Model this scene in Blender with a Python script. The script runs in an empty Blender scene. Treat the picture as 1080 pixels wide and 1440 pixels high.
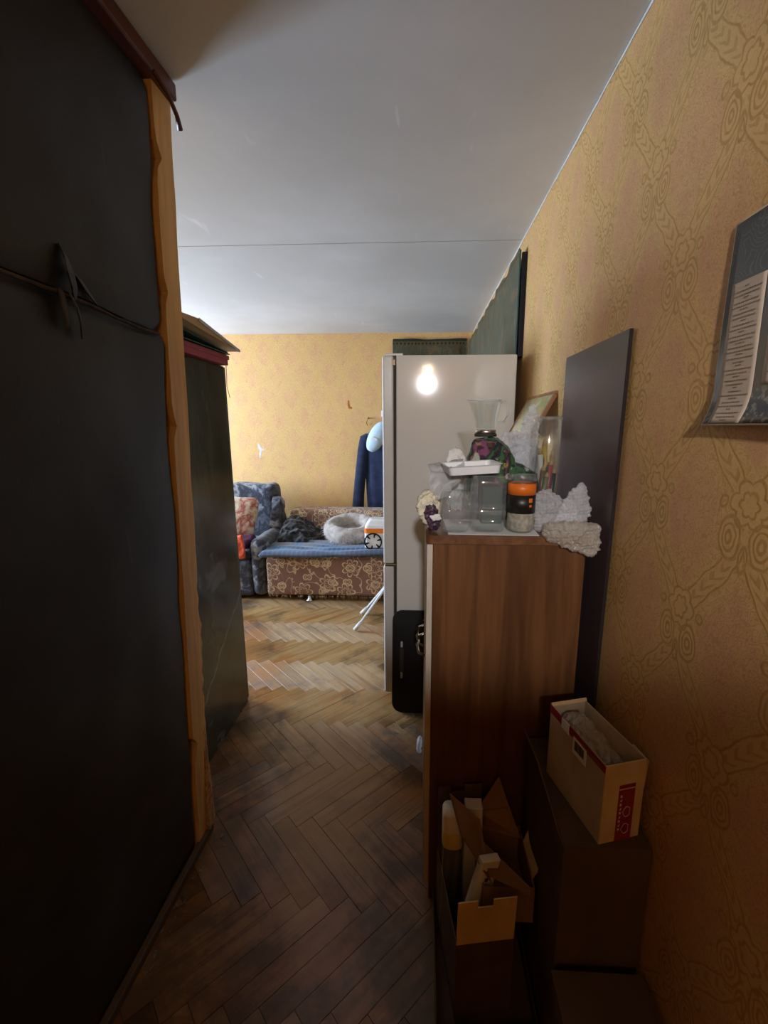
import bpy, bmesh, math, random
from mathutils import Vector, Matrix, noise as mnoise

# ---------------------------------------------------------------- scene, camera, light
S = bpy.context.scene
COL = S.collection
random.seed(7)
PI = math.pi

cam_d = bpy.data.cameras.new('camera')
cam = bpy.data.objects.new('camera', cam_d)
COL.objects.link(cam)
S.camera = cam
cam_d.sensor_fit = 'VERTICAL'
cam_d.sensor_height = 36.0
cam_d.lens = 620.0 / 1440.0 * 36.0
cam_d.shift_x = -23.0 / 1440.0
cam_d.clip_start = 0.02
cam.location = (0, 0, 1.55)
cam.rotation_euler = (math.radians(90 - 11.119), 0, math.radians(2.8086))

S.view_settings.view_transform = 'Standard'
S.view_settings.look = 'None'
S.view_settings.gamma = 1.0
S.view_settings.use_curve_mapping = False
S.view_settings.exposure = 0.8
S.cycles.use_denoising = True
S.cycles.use_adaptive_sampling = True
S.cycles.adaptive_threshold = 0.02
S.cycles.max_bounces = 10
S.cycles.diffuse_bounces = 5
S.cycles.glossy_bounces = 3
S.cycles.transparent_max_bounces = 24
S.cycles.caustics_reflective = False
S.cycles.caustics_refractive = False

W = bpy.data.worlds.new('daylight')
S.world = W
W.use_nodes = True
W.node_tree.nodes['Background'].inputs[0].default_value = (0.62, 0.76, 1.0, 1)
W.node_tree.nodes['Background'].inputs[1].default_value = 1.0

# overcast daylight falling through the window of the room
wl = bpy.data.lights.new('window_daylight', 'AREA')
wl.shape = 'RECTANGLE'
wl.size = 1.45
wl.size_y = 1.5
wl.energy = 232
wl.color = (0.61, 0.77, 1.0)
wlo = bpy.data.objects.new('window_daylight', wl)
COL.objects.link(wlo)
wlo.location = (-4.34, 3.45, 1.55)
wlo.rotation_euler = (0, math.radians(-90), 0)

# ---------------------------------------------------------------- helpers
def tag(o, label=None, cat=None, group=None, kind=None):
    if label: o['label'] = label
    if cat: o['category'] = cat
    if group: o['group'] = group
    if kind: o['kind'] = kind
    return o

def link(name, me, mat=None, parent=None, smooth=False, loc=None):
    o = bpy.data.objects.new(name, me)
    COL.objects.link(o)
    if mat is not None and not me.materials:
        for m in (mat if isinstance(mat, (list, tuple)) else [mat]):
            me.materials.append(m)
    if smooth:
        for p in me.polygons: p.use_smooth = True
    if parent: o.parent = parent
    if loc: o.location = loc
    return o

def obj(name, bm, mat, parent=None, smooth=False, loc=None):
    me = bpy.data.meshes.new(name)
    bmesh.ops.recalc_face_normals(bm, faces=bm.faces)
    bm.to_mesh(me); bm.free()
    return link(name, me, mat, parent, smooth, loc)

def empty(name, loc=(0, 0, 0), rz=0.0, rot=None):
    o = bpy.data.objects.new(name, None)
    o.empty_display_size = 0.05
    COL.objects.link(o)
    o.location = loc
    o.rotation_euler = rot if rot else (0, 0, rz)
    return o

def box(bm, x0, x1, y0, y1, z0, z1, bev=0.0, seg=2):
    vs = [bm.verts.new(p) for p in ((x0,y0,z0),(x1,y0,z0),(x1,y1,z0),(x0,y1,z0),(x0,y0,z1),(x1,y0,z1),(x1,y1,z1),(x0,y1,z1))]
    fs = [bm.faces.new([vs[i] for i in f]) for f in ((3,2,1,0),(4,5,6,7),(0,1,5,4),(1,2,6,5),(2,3,7,6),(3,0,4,7))]
    if bev > 0:
        es = list({e for f in fs for e in f.edges})
        bmesh.ops.bevel(bm, geom=es, offset=bev, segments=seg, affect='EDGES', profile=0.5)
    return bm

def boxm(x0, x1, y0, y1, z0, z1, bev=0.0, seg=2):
    return box(bmesh.new(), x0, x1, y0, y1, z0, z1, bev, seg)

def bx(name, b, mat, parent=None, bev=0.0, seg=2, smooth=False):
    return obj(name, boxm(*b, bev=bev, seg=seg), mat, parent, smooth)

def tube(bm, pts, r, n=8, cap=True, flat=1.0):
    pts = [Vector(p) for p in pts]
    rings = []
    for i, p in enumerate(pts):
        t = (pts[min(i+1, len(pts)-1)] - pts[max(i-1, 0)]).normalized()
        up = Vector((0, 0, 1)) if abs(t.z) < 0.95 else Vector((1, 0, 0))
        a = t.cross(up).normalized(); b = a.cross(t).normalized()
        rr = r[i] if isinstance(r, (list, tuple)) else r
        rings.append([bm.verts.new(p + (a*math.cos(2*PI*k/n) + b*math.sin(2*PI*k/n)*flat)*rr) for k in range(n)])
    for i in range(len(rings)-1):
        for k in range(n):
            bm.faces.new((rings[i][k], rings[i][(k+1) % n], rings[i+1][(k+1) % n], rings[i+1][k]))
    if cap:
        bm.faces.new(rings[0][::-1]); bm.faces.new(rings[-1])
    return bm

def lathe(bm, prof, n=32, cx=0, cy=0, sx=1, sy=1, close=False, sq=0.0):
    """revolve (r,z) profile; sq squares the section off"""
    rings = []
    for r, z in prof:
        ring = []
        for k in range(n):
            a = 2*PI*k/n
            c, s = math.cos(a), math.sin(a)
            if sq:
                m = (abs(c)**(2+sq*6) + abs(s)**(2+sq*6))**(-1/(2+sq*6))
                c, s = c*m, s*m
            ring.append(bm.verts.new((cx + r*c*sx, cy + r*s*sy, z)))
        rings.append(ring)
    for i in range(len(rings)-1):
        for k in range(n):
            bm.faces.new((rings[i][k], rings[i][(k+1) % n], rings[i+1][(k+1) % n], rings[i+1][k]))
    if close:
        bm.faces.new(rings[0][::-1]); bm.faces.new(rings[-1])
    return bm

def panel(bm, pts, t, nrm=None):
    """flat polygon with thickness t"""
    P = [Vector(p) for p in pts]
    if nrm is None:
        nrm = Vector((0, 0, 0))
        for i in range(len(P)):
            nrm += (P[i]-P[0]).cross(P[(i+1) % len(P)]-P[0])
        nrm = nrm.normalized()
    else:
        nrm = Vector(nrm)
    A = [bm.verts.new(p) for p in P]
    B = [bm.verts.new(p + nrm*t) for p in P]
    bm.faces.new(A[::-1]); bm.faces.new(B)
    for i in range(len(P)):
        j = (i+1) % len(P)
        bm.faces.new((A[i], A[j], B[j], B[i]))
    return bm

def nz(v, s=1.0, seed=0.0):
    return mnoise.noise(Vector((v[0]*s+seed*7.1, v[1]*s-seed*3.3, v[2]*s+seed*1.7)))

def ridged(v, s, seed=0.0):
    return 1.0 - 2.0*abs(nz(v, s, seed))

def crumple(bm, pts, sub=4, amp=0.01, s=40, seed=0, keep=None, ridge=True, bub=0.0):
    """crumpled body spanned by the given points"""
    t = bmesh.new()
    vs = [t.verts.new(p) for p in pts]
    r = bmesh.ops.convex_hull(t, input=vs)
    loose = [v for v in t.verts if not v.link_faces]
    bmesh.ops.delete(t, geom=loose, context='VERTS')
    bmesh.ops.triangulate(t, faces=t.faces)
    for i in range(sub):
        bmesh.ops.subdivide_edges(t, edges=t.edges, cuts=1, use_grid_fill=True)
        bmesh.ops.triangulate(t, faces=t.faces)
        if i < 2:
            bmesh.ops.smooth_vert(t, verts=t.verts, factor=0.22, use_axis_x=True, use_axis_y=True, use_axis_z=True)
    bmesh.ops.recalc_face_normals(t, faces=t.faces)
    t.normal_update()
    for v in list(t.verts):
        d = (ridged(v.co, s, seed) if ridge else nz(v.co, s, seed))*amp + nz(v.co, s*2.7, seed+5)*amp*0.45
        if bub:
            c = v.co; kx, kz = PI/0.0095, PI/0.0095
            d += bub*abs(math.sin(kx*(c.x+0.35*c.y+0.15*c.z))*math.sin(kz*(c.z-0.3*c.y-0.15*c.x)))
        v.co = v.co + v.normal*d
        if keep is not None and v.co.z < keep: v.co.z = keep
    m = bpy.data.meshes.new('tmp'); t.to_mesh(m); t.free()
    bm.from_mesh(m); bpy.data.meshes.remove(m)
    return bm

def loft(bm, rings, cap=True):
    R = [[bm.verts.new(p) for p in ring] for ring in rings]
    n = len(R[0])
    for i in range(len(R)-1):
        for k in range(n):
            bm.faces.new((R[i][k], R[i][(k+1) % n], R[i+1][(k+1) % n], R[i+1][k]))
    if cap:
        bm.faces.new(R[0][::-1]); bm.faces.new(R[-1])
    return bm

def ell(c, rx, ry, n=20, tilt=None, wob=0.0, seed=0):
    out = []
    for k in range(n):
        a = 2*PI*k/n
        f = 1 + wob*nz((math.cos(a)*2, math.sin(a)*2, c[2]*9), 1.0, seed)
        v = Vector((rx*math.cos(a)*f, ry*math.sin(a)*f, 0))
        if tilt is not None: v = tilt @ v
        out.append(Vector(c) + v)
    return out

def soft(x0, x1, y0, y1, z0, z1, bev, amp=0.0, s=6, seed=0, cuts=10):
    """upholstered block: bevelled, subdivided and slightly lumpy"""
    bm = boxm(x0, x1, y0, y1, z0, z1, bev, 4)
    long_e = [e for e in bm.edges if e.calc_length() > 0.12]
    bmesh.ops.subdivide_edges(bm, edges=long_e, cuts=cuts, use_grid_fill=True)
    bm.normal_update()
    if amp:
        for v in bm.verts: v.co += v.normal*nz(v.co, s, seed)*amp
    return bm

# ---------------------------------------------------------------- materials
class NT:
    def __init__(s, name):
        s.m = bpy.data.materials.new(name); s.m.use_nodes = True
        s.t = s.m.node_tree; s.t.nodes.clear()
        s.out = s.t.nodes.new('ShaderNodeOutputMaterial')
    def n(s, typ, **kw):
        x = s.t.nodes.new(typ)
        for k, v in kw.items(): setattr(x, k, v)
        return x
    def put(s, node, idx, v):
        if v is None: return
        inp = node.inputs[idx]
        if isinstance(v, bpy.types.NodeSocket): s.t.links.new(v, inp)
        elif isinstance(v, (tuple, list)) and len(v) == 3 and inp.type == 'RGBA': inp.default_value = (*v, 1)
        else: inp.default_value = v
    def math(s, op, a, b=None, c=None, clamp=False):
        x = s.n('ShaderNodeMath', operation=op, use_clamp=clamp)
        s.put(x, 0, a); s.put(x, 1, b); s.put(x, 2, c)
        return x.outputs[0]
    def mix(s, f, a, b, mode='MIX'):
        x = s.n('ShaderNodeMix', data_type='RGBA', blend_type=mode)
        s.put(x, 0, f); s.put(x, 6, a); s.put(x, 7, b)
        return x.outputs[2]
    def ramp(s, f, stops, interp='LINEAR'):
        x = s.n('ShaderNodeValToRGB'); x.color_ramp.interpolation = interp
        el = x.color_ramp.elements
        while len(el) < len(stops): el.new(0.5)
        for e, (p, c) in zip(el, stops):
            e.position = p; e.color = (*c, 1) if len(c) == 3 else c
        s.put(x, 0, f)
        return x.outputs[0]
    def step(s, f, lo, hi):
        x = s.n('ShaderNodeMapRange', interpolation_type='SMOOTHSTEP')
        s.put(x, 0, f); x.inputs[1].default_value = lo; x.inputs[2].default_value = hi
        return x.outputs[0]
    def noise(s, vec, scale, detail=3, rough=0.5, dist=0.0):
        x = s.n('ShaderNodeTexNoise'); s.put(x, 'Vector', vec)
        x.inputs['Scale'].default_value = scale; x.inputs['Detail'].default_value = detail
        x.inputs['Roughness'].default_value = rough; x.inputs['Distortion'].default_value = dist
        return x.outputs[0]
    def vor(s, vec, scale, feature='F1', out='Distance', dims='3D', rnd=1.0):
        x = s.n('ShaderNodeTexVoronoi', feature=feature, voronoi_dimensions=dims); s.put(x, 'Vector', vec)
        x.inputs['Scale'].default_value = scale; x.inputs['Randomness'].default_value = rnd
        return x.outputs[out]
    def pos(s): return s.n('ShaderNodeNewGeometry').outputs['Position']
    def oco(s): return s.n('ShaderNodeTexCoord').outputs['Object']
    def sep(s, v):
        x = s.n('ShaderNodeSeparateXYZ'); s.put(x, 0, v); return x.outputs
    def com(s, x, y, z=0.0):
        c = s.n('ShaderNodeCombineXYZ'); s.put(c, 0, x); s.put(c, 1, y); s.put(c, 2, z); return c.outputs[0]
    def vm(s, op, a, b):
        x = s.n('ShaderNodeVectorMath', operation=op); s.put(x, 0, a); s.put(x, 1, b); return x.outputs[0]
    def bump(s, h, strength=0.3, dist=0.002):
        x = s.n('ShaderNodeBump'); s.put(x, 'Height', h)
        x.inputs['Strength'].default_value = strength; x.inputs['Distance'].default_value = dist
        return x.outputs[0]
    def bsdf(s, col, rough=0.5, normal=None, metal=0.0, spec=0.5, coat=0.0, trans=0.0, ior=1.45, sheen=0.0, emit=None, es=0.0):
        x = s.n('ShaderNodeBsdfPrincipled')
        s.put(x, 'Base Color', col); s.put(x, 'Roughness', rough); s.put(x, 'Metallic', metal)
        s.put(x, 'Specular IOR Level', spec); s.put(x, 'Coat Weight', coat); s.put(x, 'Transmission Weight', trans)
        s.put(x, 'IOR', ior); s.put(x, 'Sheen Weight', sheen)
        if normal is not None: s.put(x, 'Normal', normal)
        if emit: s.put(x, 'Emission Color', emit); s.put(x, 'Emission Strength', es)
        return x.outputs[0]
    def done(s, sh):
        s.t.links.new(sh, s.out.inputs[0]); return s.m

def plain(name, col, rough=0.5, var=0.12, scale=12, bump=0.0, bscale=200, spec=0.5, metal=0.0, sheen=0.0, coat=0.0):
    k = NT(name); p = k.oco()
    f = k.noise(p, scale, 4)
    a = tuple(c*(1-var) for c in col); b = tuple(min(1, c*(1+var)) for c in col)
    c = k.mix(k.step(f, 0.3, 0.7), a, b)
    nm = k.bump(k.noise(p, bscale, 2), bump) if bump else None
    return k.done(k.bsdf(c, rough, nm, metal, spec, coat, sheen=sheen))

def wallpaper(name, axis, base, dark, pink, pinkamt, rough=0.5, lattice=1.0, fill=0.3, fscale=70):
    k = NT(name); P = k.pos(); x, y, z = k.sep(P)
    wc = k.sep(k.vm('MULTIPLY', k.n_noise_col(P, 21), (0.016, 0.016, 0.020)))
    u = k.math('ADD', y if axis == 'y' else x, wc[0])
    z = k.math('ADD', z, wc[2])
    Pu, Pv = 0.284, 0.46
    off = 0.066
    ph = k.math('MULTIPLY', k.math('SUBTRACT', z, 1.732), 2*PI/Pv)
    sn = k.math('MULTIPLY', k.math('SINE', ph), Pu/4*0.90)
    def saw(x): return k.math('SUBTRACT', k.math('FRACT', k.math('ADD', x, 100.5)), 0.5)
    def fam(o, sg):
        t = k.math('DIVIDE', k.math('ADD', k.math('SUBTRACT', u, o), k.math('MULTIPLY', sn, sg)), Pu)
        return k.math('MULTIPLY', k.math('ABSOLUTE', saw(t)), Pu)
    def stroke(x, w): return k.math('SUBTRACT', 1.0, k.step(k.math('ABSOLUTE', x), w*0.35, w))
    d = k.math('MINIMUM', fam(off, -1.0), fam(off+Pu/2, 1.0))
    # leaf bands: outlined strips that swell between the knots, with a row of leaflets inside
    hw = k.math('ADD', 0.0185, k.math('MULTIPLY', k.math('COSINE', k.math('MULTIPLY', ph, 2.0)), 0.0065))
    e = k.math('SUBTRACT', d, hw)
    band = k.math('SUBTRACT', 1.0, k.step(e, -0.001, 0.001))
    chev = k.math('SINE', k.math('MULTIPLY', k.math('SUBTRACT', z, k.math('MULTIPLY', d, 1.1)), 2*PI/0.026))
    chev = k.math('MULTIPLY', k.step(chev, 0.05, 0.7), k.math('SUBTRACT', 1.0, k.step(e, -0.011, -0.007)))
    line = stroke(e, 0.0036)
    # knots: a crown with petals above a pair of volutes, small curls to the side
    orn = None; near = None
    for du0, ph0 in ((off+Pu/4, PI/2), (off+3*Pu/4, -PI/2)):
        a = k.math('ABSOLUTE', k.math('MULTIPLY', saw(k.math('DIVIDE', k.math('SUBTRACT', u, du0), Pu)), Pu))
        b = k.math('MULTIPLY', saw(k.math('DIVIDE', k.math('SUBTRACT', ph, ph0), 2*PI)), Pv)
        def rad(ca, cb, sa=1.0, sb=1.0):
            x_ = k.math('MULTIPLY', k.math('SUBTRACT', a, ca), sa); y_ = k.math('MULTIPLY', k.math('SUBTRACT', b, cb), sb)
            return k.math('SQRT', k.math('ADD', k.math('MULTIPLY', x_, x_), k.math('MULTIPLY', y_, y_))), x_, y_
        r1, _, _ = rad(0.036, -0.020, 1.15, 0.8)
        f1 = k.math('MAXIMUM', k.math('MAXIMUM', stroke(k.math('SUBTRACT', r1, 0.029), 0.0036), stroke(k.math('SUBTRACT', r1, 0.0185), 0.0028)), stroke(k.math('SUBTRACT', r1, 0.008), 0.0042))
        r2, x2, y2 = rad(0.0, 0.040)
        th = k.math('ARCTAN2', y2, x2)
        pe = k.math('MULTIPLY', 0.042, k.math('ADD', 0.74, k.math('MULTIPLY', k.math('ABSOLUTE', k.math('COSINE', k.math('MULTIPLY', th, 3.0))), 0.28)))
        f2 = k.math('MAXIMUM', stroke(k.math('SUBTRACT', r2, pe), 0.0040), stroke(k.math('SUBTRACT', r2, k.math('MULTIPLY', pe, 0.52)), 0.0038))
        r3, _, _ = rad(0.060, 0.038)
        f3 = stroke(k.math('SUBTRACT', r3, 0.0095), 0.0036)
        r4, _, _ = rad(0.0, -0.050, 1.6, 0.7)
        f4 = stroke(k.math('SUBTRACT', r4, 0.015), 0.004)
        f = k.math('MAXIMUM', k.math('MAXIMUM', f1, f2), k.math('MAXIMUM', f3, f4))
        inside = k.math('MAXIMUM', k.math('SUBTRACT', 1.0, k.step(r1, 0.031, 0.033)), k.math('SUBTRACT', 1.0, k.step(r2, 0.041, 0.043)))
        orn = f if orn is None else k.math('MAXIMUM', orn, f)
        near = inside if near is None else k.math('MAXIMUM', near, inside)
    out = k.math('SUBTRACT', 1.0, near)
    bnd = k.math('MULTIPLY', k.math('MAXIMUM', line, k.math('MULTIPLY', chev, 0.75)), out)
    pat = k.math('MULTIPLY', k.math('MAXIMUM', orn, bnd), lattice)
    # worn print: the drawing comes and goes a little
    pat = k.math('MULTIPLY', pat, k.math('ADD', 0.35, k.math('MULTIPLY', k.noise(P, 55, 2), 0.75)))
    fil = k.math('SINE', k.math('MULTIPLY', k.noise(P, fscale, 1, 0.4, 1.8), 34.0))
    fil = k.math('MULTIPLY', k.step(fil, 0.0, 0.9), fill)
    orn = k.math('MAXIMUM', pat, k.math('MULTIPLY', fil, k.math('SUBTRACT', 1.0, k.math('MULTIPLY', k.math('MAXIMUM', band, near), 0.6*lattice))))
    pv = k.com(k.math('MULTIPLY', u, 16.0), k.math('MULTIPLY', z, 9.0), 0.0)
    pk = k.math('MULTIPLY', k.step(d, 0.040, 0.066), k.math('ADD', 0.35, k.step(k.noise(pv, 1.0, 2, 0.5), 0.3, 0.7)))
    pk = k.math('MULTIPLY', pk, pinkamt, clamp=True)
    c = k.mix(pk, base, pink)
    c = k.mix(orn, c, dark)
    nm = k.bump(k.math('ADD', orn, k.math('MULTIPLY', k.noise(P, 500, 1), 0.3)), 0.22, 0.0015)
    return k.done(k.bsdf(c, rough, nm, spec=0.35))

def _ncol(s, vec, scale):
    x = s.n('ShaderNodeTexNoise'); s.put(x, 'Vector', vec); x.inputs['Scale'].default_value = scale
    return s.vm('SUBTRACT', x.outputs[1], (0.5, 0.5, 0.5))
NT.n_noise_col = _ncol

M = {}
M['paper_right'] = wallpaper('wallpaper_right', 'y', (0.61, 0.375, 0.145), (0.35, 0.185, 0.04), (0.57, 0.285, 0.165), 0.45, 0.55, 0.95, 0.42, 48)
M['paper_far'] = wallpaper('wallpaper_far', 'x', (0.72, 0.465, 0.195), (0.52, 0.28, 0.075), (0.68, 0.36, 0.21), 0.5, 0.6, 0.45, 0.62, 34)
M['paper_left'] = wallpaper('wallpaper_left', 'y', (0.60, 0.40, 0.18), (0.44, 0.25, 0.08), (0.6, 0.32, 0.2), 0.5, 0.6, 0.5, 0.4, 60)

def mk_ceiling():
    k = NT('ceiling_paint'); P = k.pos()
    f = k.noise(P, 1.3, 5, 0.55)
    c = k.mix(k.step(f, 0.35, 0.7), (0.66, 0.655, 0.64), (0.75, 0.75, 0.745))
    x, y, z = k.sep(P)
    v = k.com(k.math('MULTIPLY', x, 5.0), k.math('MULTIPLY', y, 1.2), 0.0)
    sc = k.step(k.noise(v, 1.6, 2, 0.5, 0.8), 0.70, 0.76)
    c = k.mix(k.math('MULTIPLY', sc, 0.55), c, (0.86, 0.87, 0.89))
    return k.done(k.bsdf(c, 0.85, k.bump(k.noise(P, 90, 3), 0.12), spec=0.2))
M['ceiling'] = mk_ceiling()

def mk_parquet():
    k = NT('oak_parquet'); o = k.oco(); P = k.pos()
    oi = k.n('ShaderNodeObjectInfo').outputs['Random']
    ri = k.n('ShaderNodeNewGeometry').outputs['Random Per Island']
    r = k.math('FRACT', k.math('ADD', oi, ri))
    ox, oy, oz = k.sep(o)
    g = k.com(k.math('ADD', k.math('MULTIPLY', ox, 3.0), k.math('MULTIPLY', r, 37.0)), k.math('MULTIPLY', oy, 48.0), k.math('MULTIPLY', r, 11.0))
    gr = k.noise(g, 1.0, 5, 0.6, 0.6)
    base = k.ramp(r, [(0.0, (0.13, 0.058, 0.018)), (0.3, (0.235, 0.112, 0.034)), (0.6, (0.30, 0.155, 0.052)), (0.85, (0.215, 0.088, 0.024)), (1.0, (0.36, 0.21, 0.09))])
    c = k.mix(k.math('MULTIPLY', k.step(gr, 0.40, 0.68), 0.6), base, (0.075, 0.030, 0.010))
    px, py, pz = k.sep(P)
    # varnish worn off to pale wood where people walk, dark dirty old polish towards the edges; near end darkened as painted shade
    cx_ = k.math('ADD', -0.36, k.math('MULTIPLY', k.math('MAXIMUM', k.math('SUBTRACT', py, 1.7), 0.0), -0.22))
    dist = k.math('DIVIDE', k.math('ABSOLUTE', k.math('SUBTRACT', px, cx_)), k.math('ADD', 0.30, k.math('MULTIPLY', k.math('MAXIMUM', k.math('SUBTRACT', py, 1.9), 0.0), 0.35)))
    dist = k.math('ADD', dist, k.math('MULTIPLY', k.math('MAXIMUM', k.math('SUBTRACT', 1.45, py), 0.0), 1.3))  # shade at the near end put into the colour: less pale wood, darker film
    w = k.noise(P, 2.6, 4, 0.62, 0.5)
    worn = k.math('SUBTRACT', 1.0, k.step(k.math('ADD', dist, k.math('MULTIPLY', k.math('SUBTRACT', w, 0.5), 2.4)), 0.35, 1.0))
    worn = k.math('MULTIPLY', worn, k.step(k.noise(g, 0.7, 3), 0.22, 0.55))
    c = k.mix(k.math('MULTIPLY', worn, 0.72), c, k.mix(gr, (0.52, 0.345, 0.155), (0.32, 0.19, 0.075)))
    dirt_shade = k.step(k.math('ADD', k.noise(P, 3.6, 5, 0.66), k.math('MULTIPLY', dist, 0.12)), 0.54, 0.76)
    c = k.mix(k.math('MULTIPLY', dirt_shade, 0.72), c, (0.034, 0.019, 0.011))
    org = k.math('MULTIPLY', k.step(k.noise(k.vm('ADD', P, (7.0, 3.0, 0.0)), 3.1, 4, 0.6), 0.46, 0.60), k.math('SUBTRACT', 1.0, k.math('MULTIPLY', worn, 0.8)))
    c = k.mix(k.math('MULTIPLY', k.math('MULTIPLY', org, k.math('SUBTRACT', 1.0, k.math('MULTIPLY', dirt_shade, 0.7))), 0.72), c, (0.33, 0.125, 0.025))
    ro = k.math('ADD', 0.24, k.math('MULTIPLY', k.math('MAXIMUM', worn, dirt_shade), 0.12))
    ro = k.math('ADD', ro, k.math('MULTIPLY', gr, 0.16))
    sh = k.bsdf(c, ro, k.bump(gr, 0.3, 0.001), spec=0.75)
    pb_ = sh.node
    vt = k.n('ShaderNodeVectorTransform', vector_type='VECTOR', convert_from='OBJECT', convert_to='WORLD')
    vt.inputs[0].default_value = (1.0, 0.0, 0.0)
    pb_.inputs['Anisotropic'].default_value = 0.85
    pb_.inputs['Anisotropic Rotation'].default_value = 0.25
    k.t.links.new(vt.outputs[0], pb_.inputs['Tangent'])
    return k.done(sh)
M['parquet'] = mk_parquet()
M['subfloor'] = plain('dark_joint_dirt', (0.02, 0.013, 0.009), 0.9)

def mk_leatherette():
    k = NT('black_leatherette'); o = k.pos()
    f = k.noise(o, 3.0, 4)
    c = k.mix(k.step(f, 0.35, 0.75), (0.016, 0.015, 0.015), (0.030, 0.029, 0.029))
    sc = k.step(k.noise(k.vm('MULTIPLY', o, (1, 3.0, 0.6)), 9, 3, 0.6, 1.2), 0.68, 0.75)
    c = k.mix(k.math('MULTIPLY', sc, 0.35), c, (0.07, 0.06, 0.055))
    return k.done(k.bsdf(c, 0.48, k.bump(k.math('ADD', k.vor(o, 420), k.noise(o, 8, 3)), 0.25, 0.001), spec=0.4))
M['leatherette'] = mk_leatherette()

def mk_wood(name, a, b, axis='z', rough=0.4, gscale=30, spec=0.5, coat=0.0, knots=0.6):
    k = NT(name); o = k.oco(); x, y, z = k.sep(o)
    st = {'z': (1, 1, 0.06), 'y': (1, 0.06, 1), 'x': (0.06, 1, 1)}[axis]
    v = k.vm('MULTIPLY', o, st)
    f = k.noise(v, gscale, 5, 0.6, knots)
    f2 = k.noise(v, gscale*0.25, 2)
    c = k.mix(k.step(f, 0.32, 0.68), a, b)
    c = k.mix(k.math('MULTIPLY', k.step(f2, 0.5, 0.65), 0.35), c, tuple(q*0.55 for q in a))
    return k.done(k.bsdf(c, rough, k.bump(f, 0.08, 0.001), spec=spec, coat=coat))
M['edge_wood'] = mk_wood('bare_orange_wood', (0.62, 0.335, 0.10), (0.76, 0.47, 0.17), 'z', 0.6, 38)
M['seam_dark'] = plain('frayed_dark_backing', (0.060, 0.042, 0.036), 0.9, 0.4, 40, 0.5, 120)
M['edge_raw'] = plain('splintered_wood', (0.46, 0.27, 0.12), 0.85, 0.35, 60, 0.5, 90)
M['red_wood'] = mk_wood('red_brown_wood', (0.085, 0.022, 0.016), (0.13, 0.040, 0.028), 'y', 0.45, 25)
M['cabinet'] = mk_wood('cabinet_veneer', (0.085, 0.034, 0.0125), (0.155, 0.066, 0.024), 'z', 0.34, 22)
M['cabinet_top'] = mk_wood('cabinet_top_veneer', (0.105, 0.04, 0.014), (0.17, 0.075, 0.028), 'y', 0.38, 22)
M['pale_edge'] = plain('pale_edge_banding', (0.52, 0.45, 0.36), 0.5)

def mk_lacquer():
    k = NT('dark_lacquer'); P = k.pos(); o = k.oco()
    f = k.noise(k.vm('MULTIPLY', o, (1, 1, 0.25)), 7, 5, 0.65)
    c = k.mix(k.step(f, 0.35, 0.7), (0.030, 0.024, 0.012), (0.062, 0.052, 0.028))
    sm = k.step(k.noise(P, 4.5, 3, 0.5, 0.6), 0.62, 0.72)
    c = k.mix(k.math('MULTIPLY', sm, 0.5), c, (0.15, 0.145, 0.14))
    x, y, z = k.sep(P)
    ln = k.math('SUBTRACT', 1.0, k.step(k.math('ABSOLUTE', k.math('SUBTRACT', k.math('ADD', k.math('MULTIPLY', y, 0.8), k.math('MULTIPLY', k.noise(P, 8, 2), 0.08)), k.math('SUBTRACT', z, -1.15))), 0.003, 0.012))
    c = k.mix(k.math('MULTIPLY', ln, 0.35), c, (0.22, 0.21, 0.2))
    ro = k.math('ADD', 0.10, k.math('MULTIPLY', k.noise(P, 9, 3), 0.18))
    return k.done(k.bsdf(c, ro, k.bump(f, 0.1, 0.001), spec=0.5))
M['lacquer'] = mk_lacquer()

def mk_fridge():
    k = NT('fridge_enamel'); P = k.oco()
    f = k.noise(P, 3, 4)
    c = k.mix(f, (0.67, 0.655, 0.62), (0.70, 0.685, 0.65))
    return k.done(k.bsdf(c, 0.075, k.bump(k.noise(P, 260, 2), 0.010, 0.001), spec=0.5))
M['fridge'] = mk_fridge()
M['fridge_door'] = plain('fridge_door_enamel', (0.62, 0.61, 0.585), 0.24, 0.03)
M['gasket'] = plain('dark_gasket', (0.035, 0.028, 0.022), 0.7)
M['bronze'] = plain('bronze_hinge', (0.16, 0.12, 0.06), 0.4, metal=0.7)
M['black_plastic'] = plain('black_plastic', (0.008, 0.008, 0.009), 0.42, 0.2, spec=0.35)
M['white_plastic'] = plain('white_plastic', (0.75, 0.76, 0.76), 0.35, 0.04)
M['white_metal'] = plain('white_painted_metal', (0.74, 0.78, 0.80), 0.35, 0.05)
M['chrome'] = plain('chrome', (0.72, 0.72, 0.72), 0.22, 0.05, metal=1.0)
M['brass'] = plain('brushed_handle_metal', (0.62, 0.55, 0.45), 0.3, 0.1, metal=1.0)

def mk_darkpanel():
    k = NT('dark_plum_laminate'); P = k.pos(); x, y, z = k.sep(P)
    f = k.noise(k.vm('MULTIPLY', P, (1, 1, 0.3)), 18, 4)
    c = k.mix(f, (0.062, 0.036, 0.038), (0.092, 0.056, 0.058))
    top = k.step(k.math('ADD', z, k.math('MULTIPLY', y, 0.12)), 1.866, 1.874)
    c = k.mix(top, c, (0.045, 0.042, 0.052))
    return k.done(k.bsdf(c, 0.3, k.bump(k.noise(P, 300, 2), 0.06, 0.001), spec=0.5))
M['dark_panel'] = mk_darkpanel()
M['dark_edge'] = plain('dark_brown_edge', (0.018, 0.012, 0.010), 0.7, spec=0.2)

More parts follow.
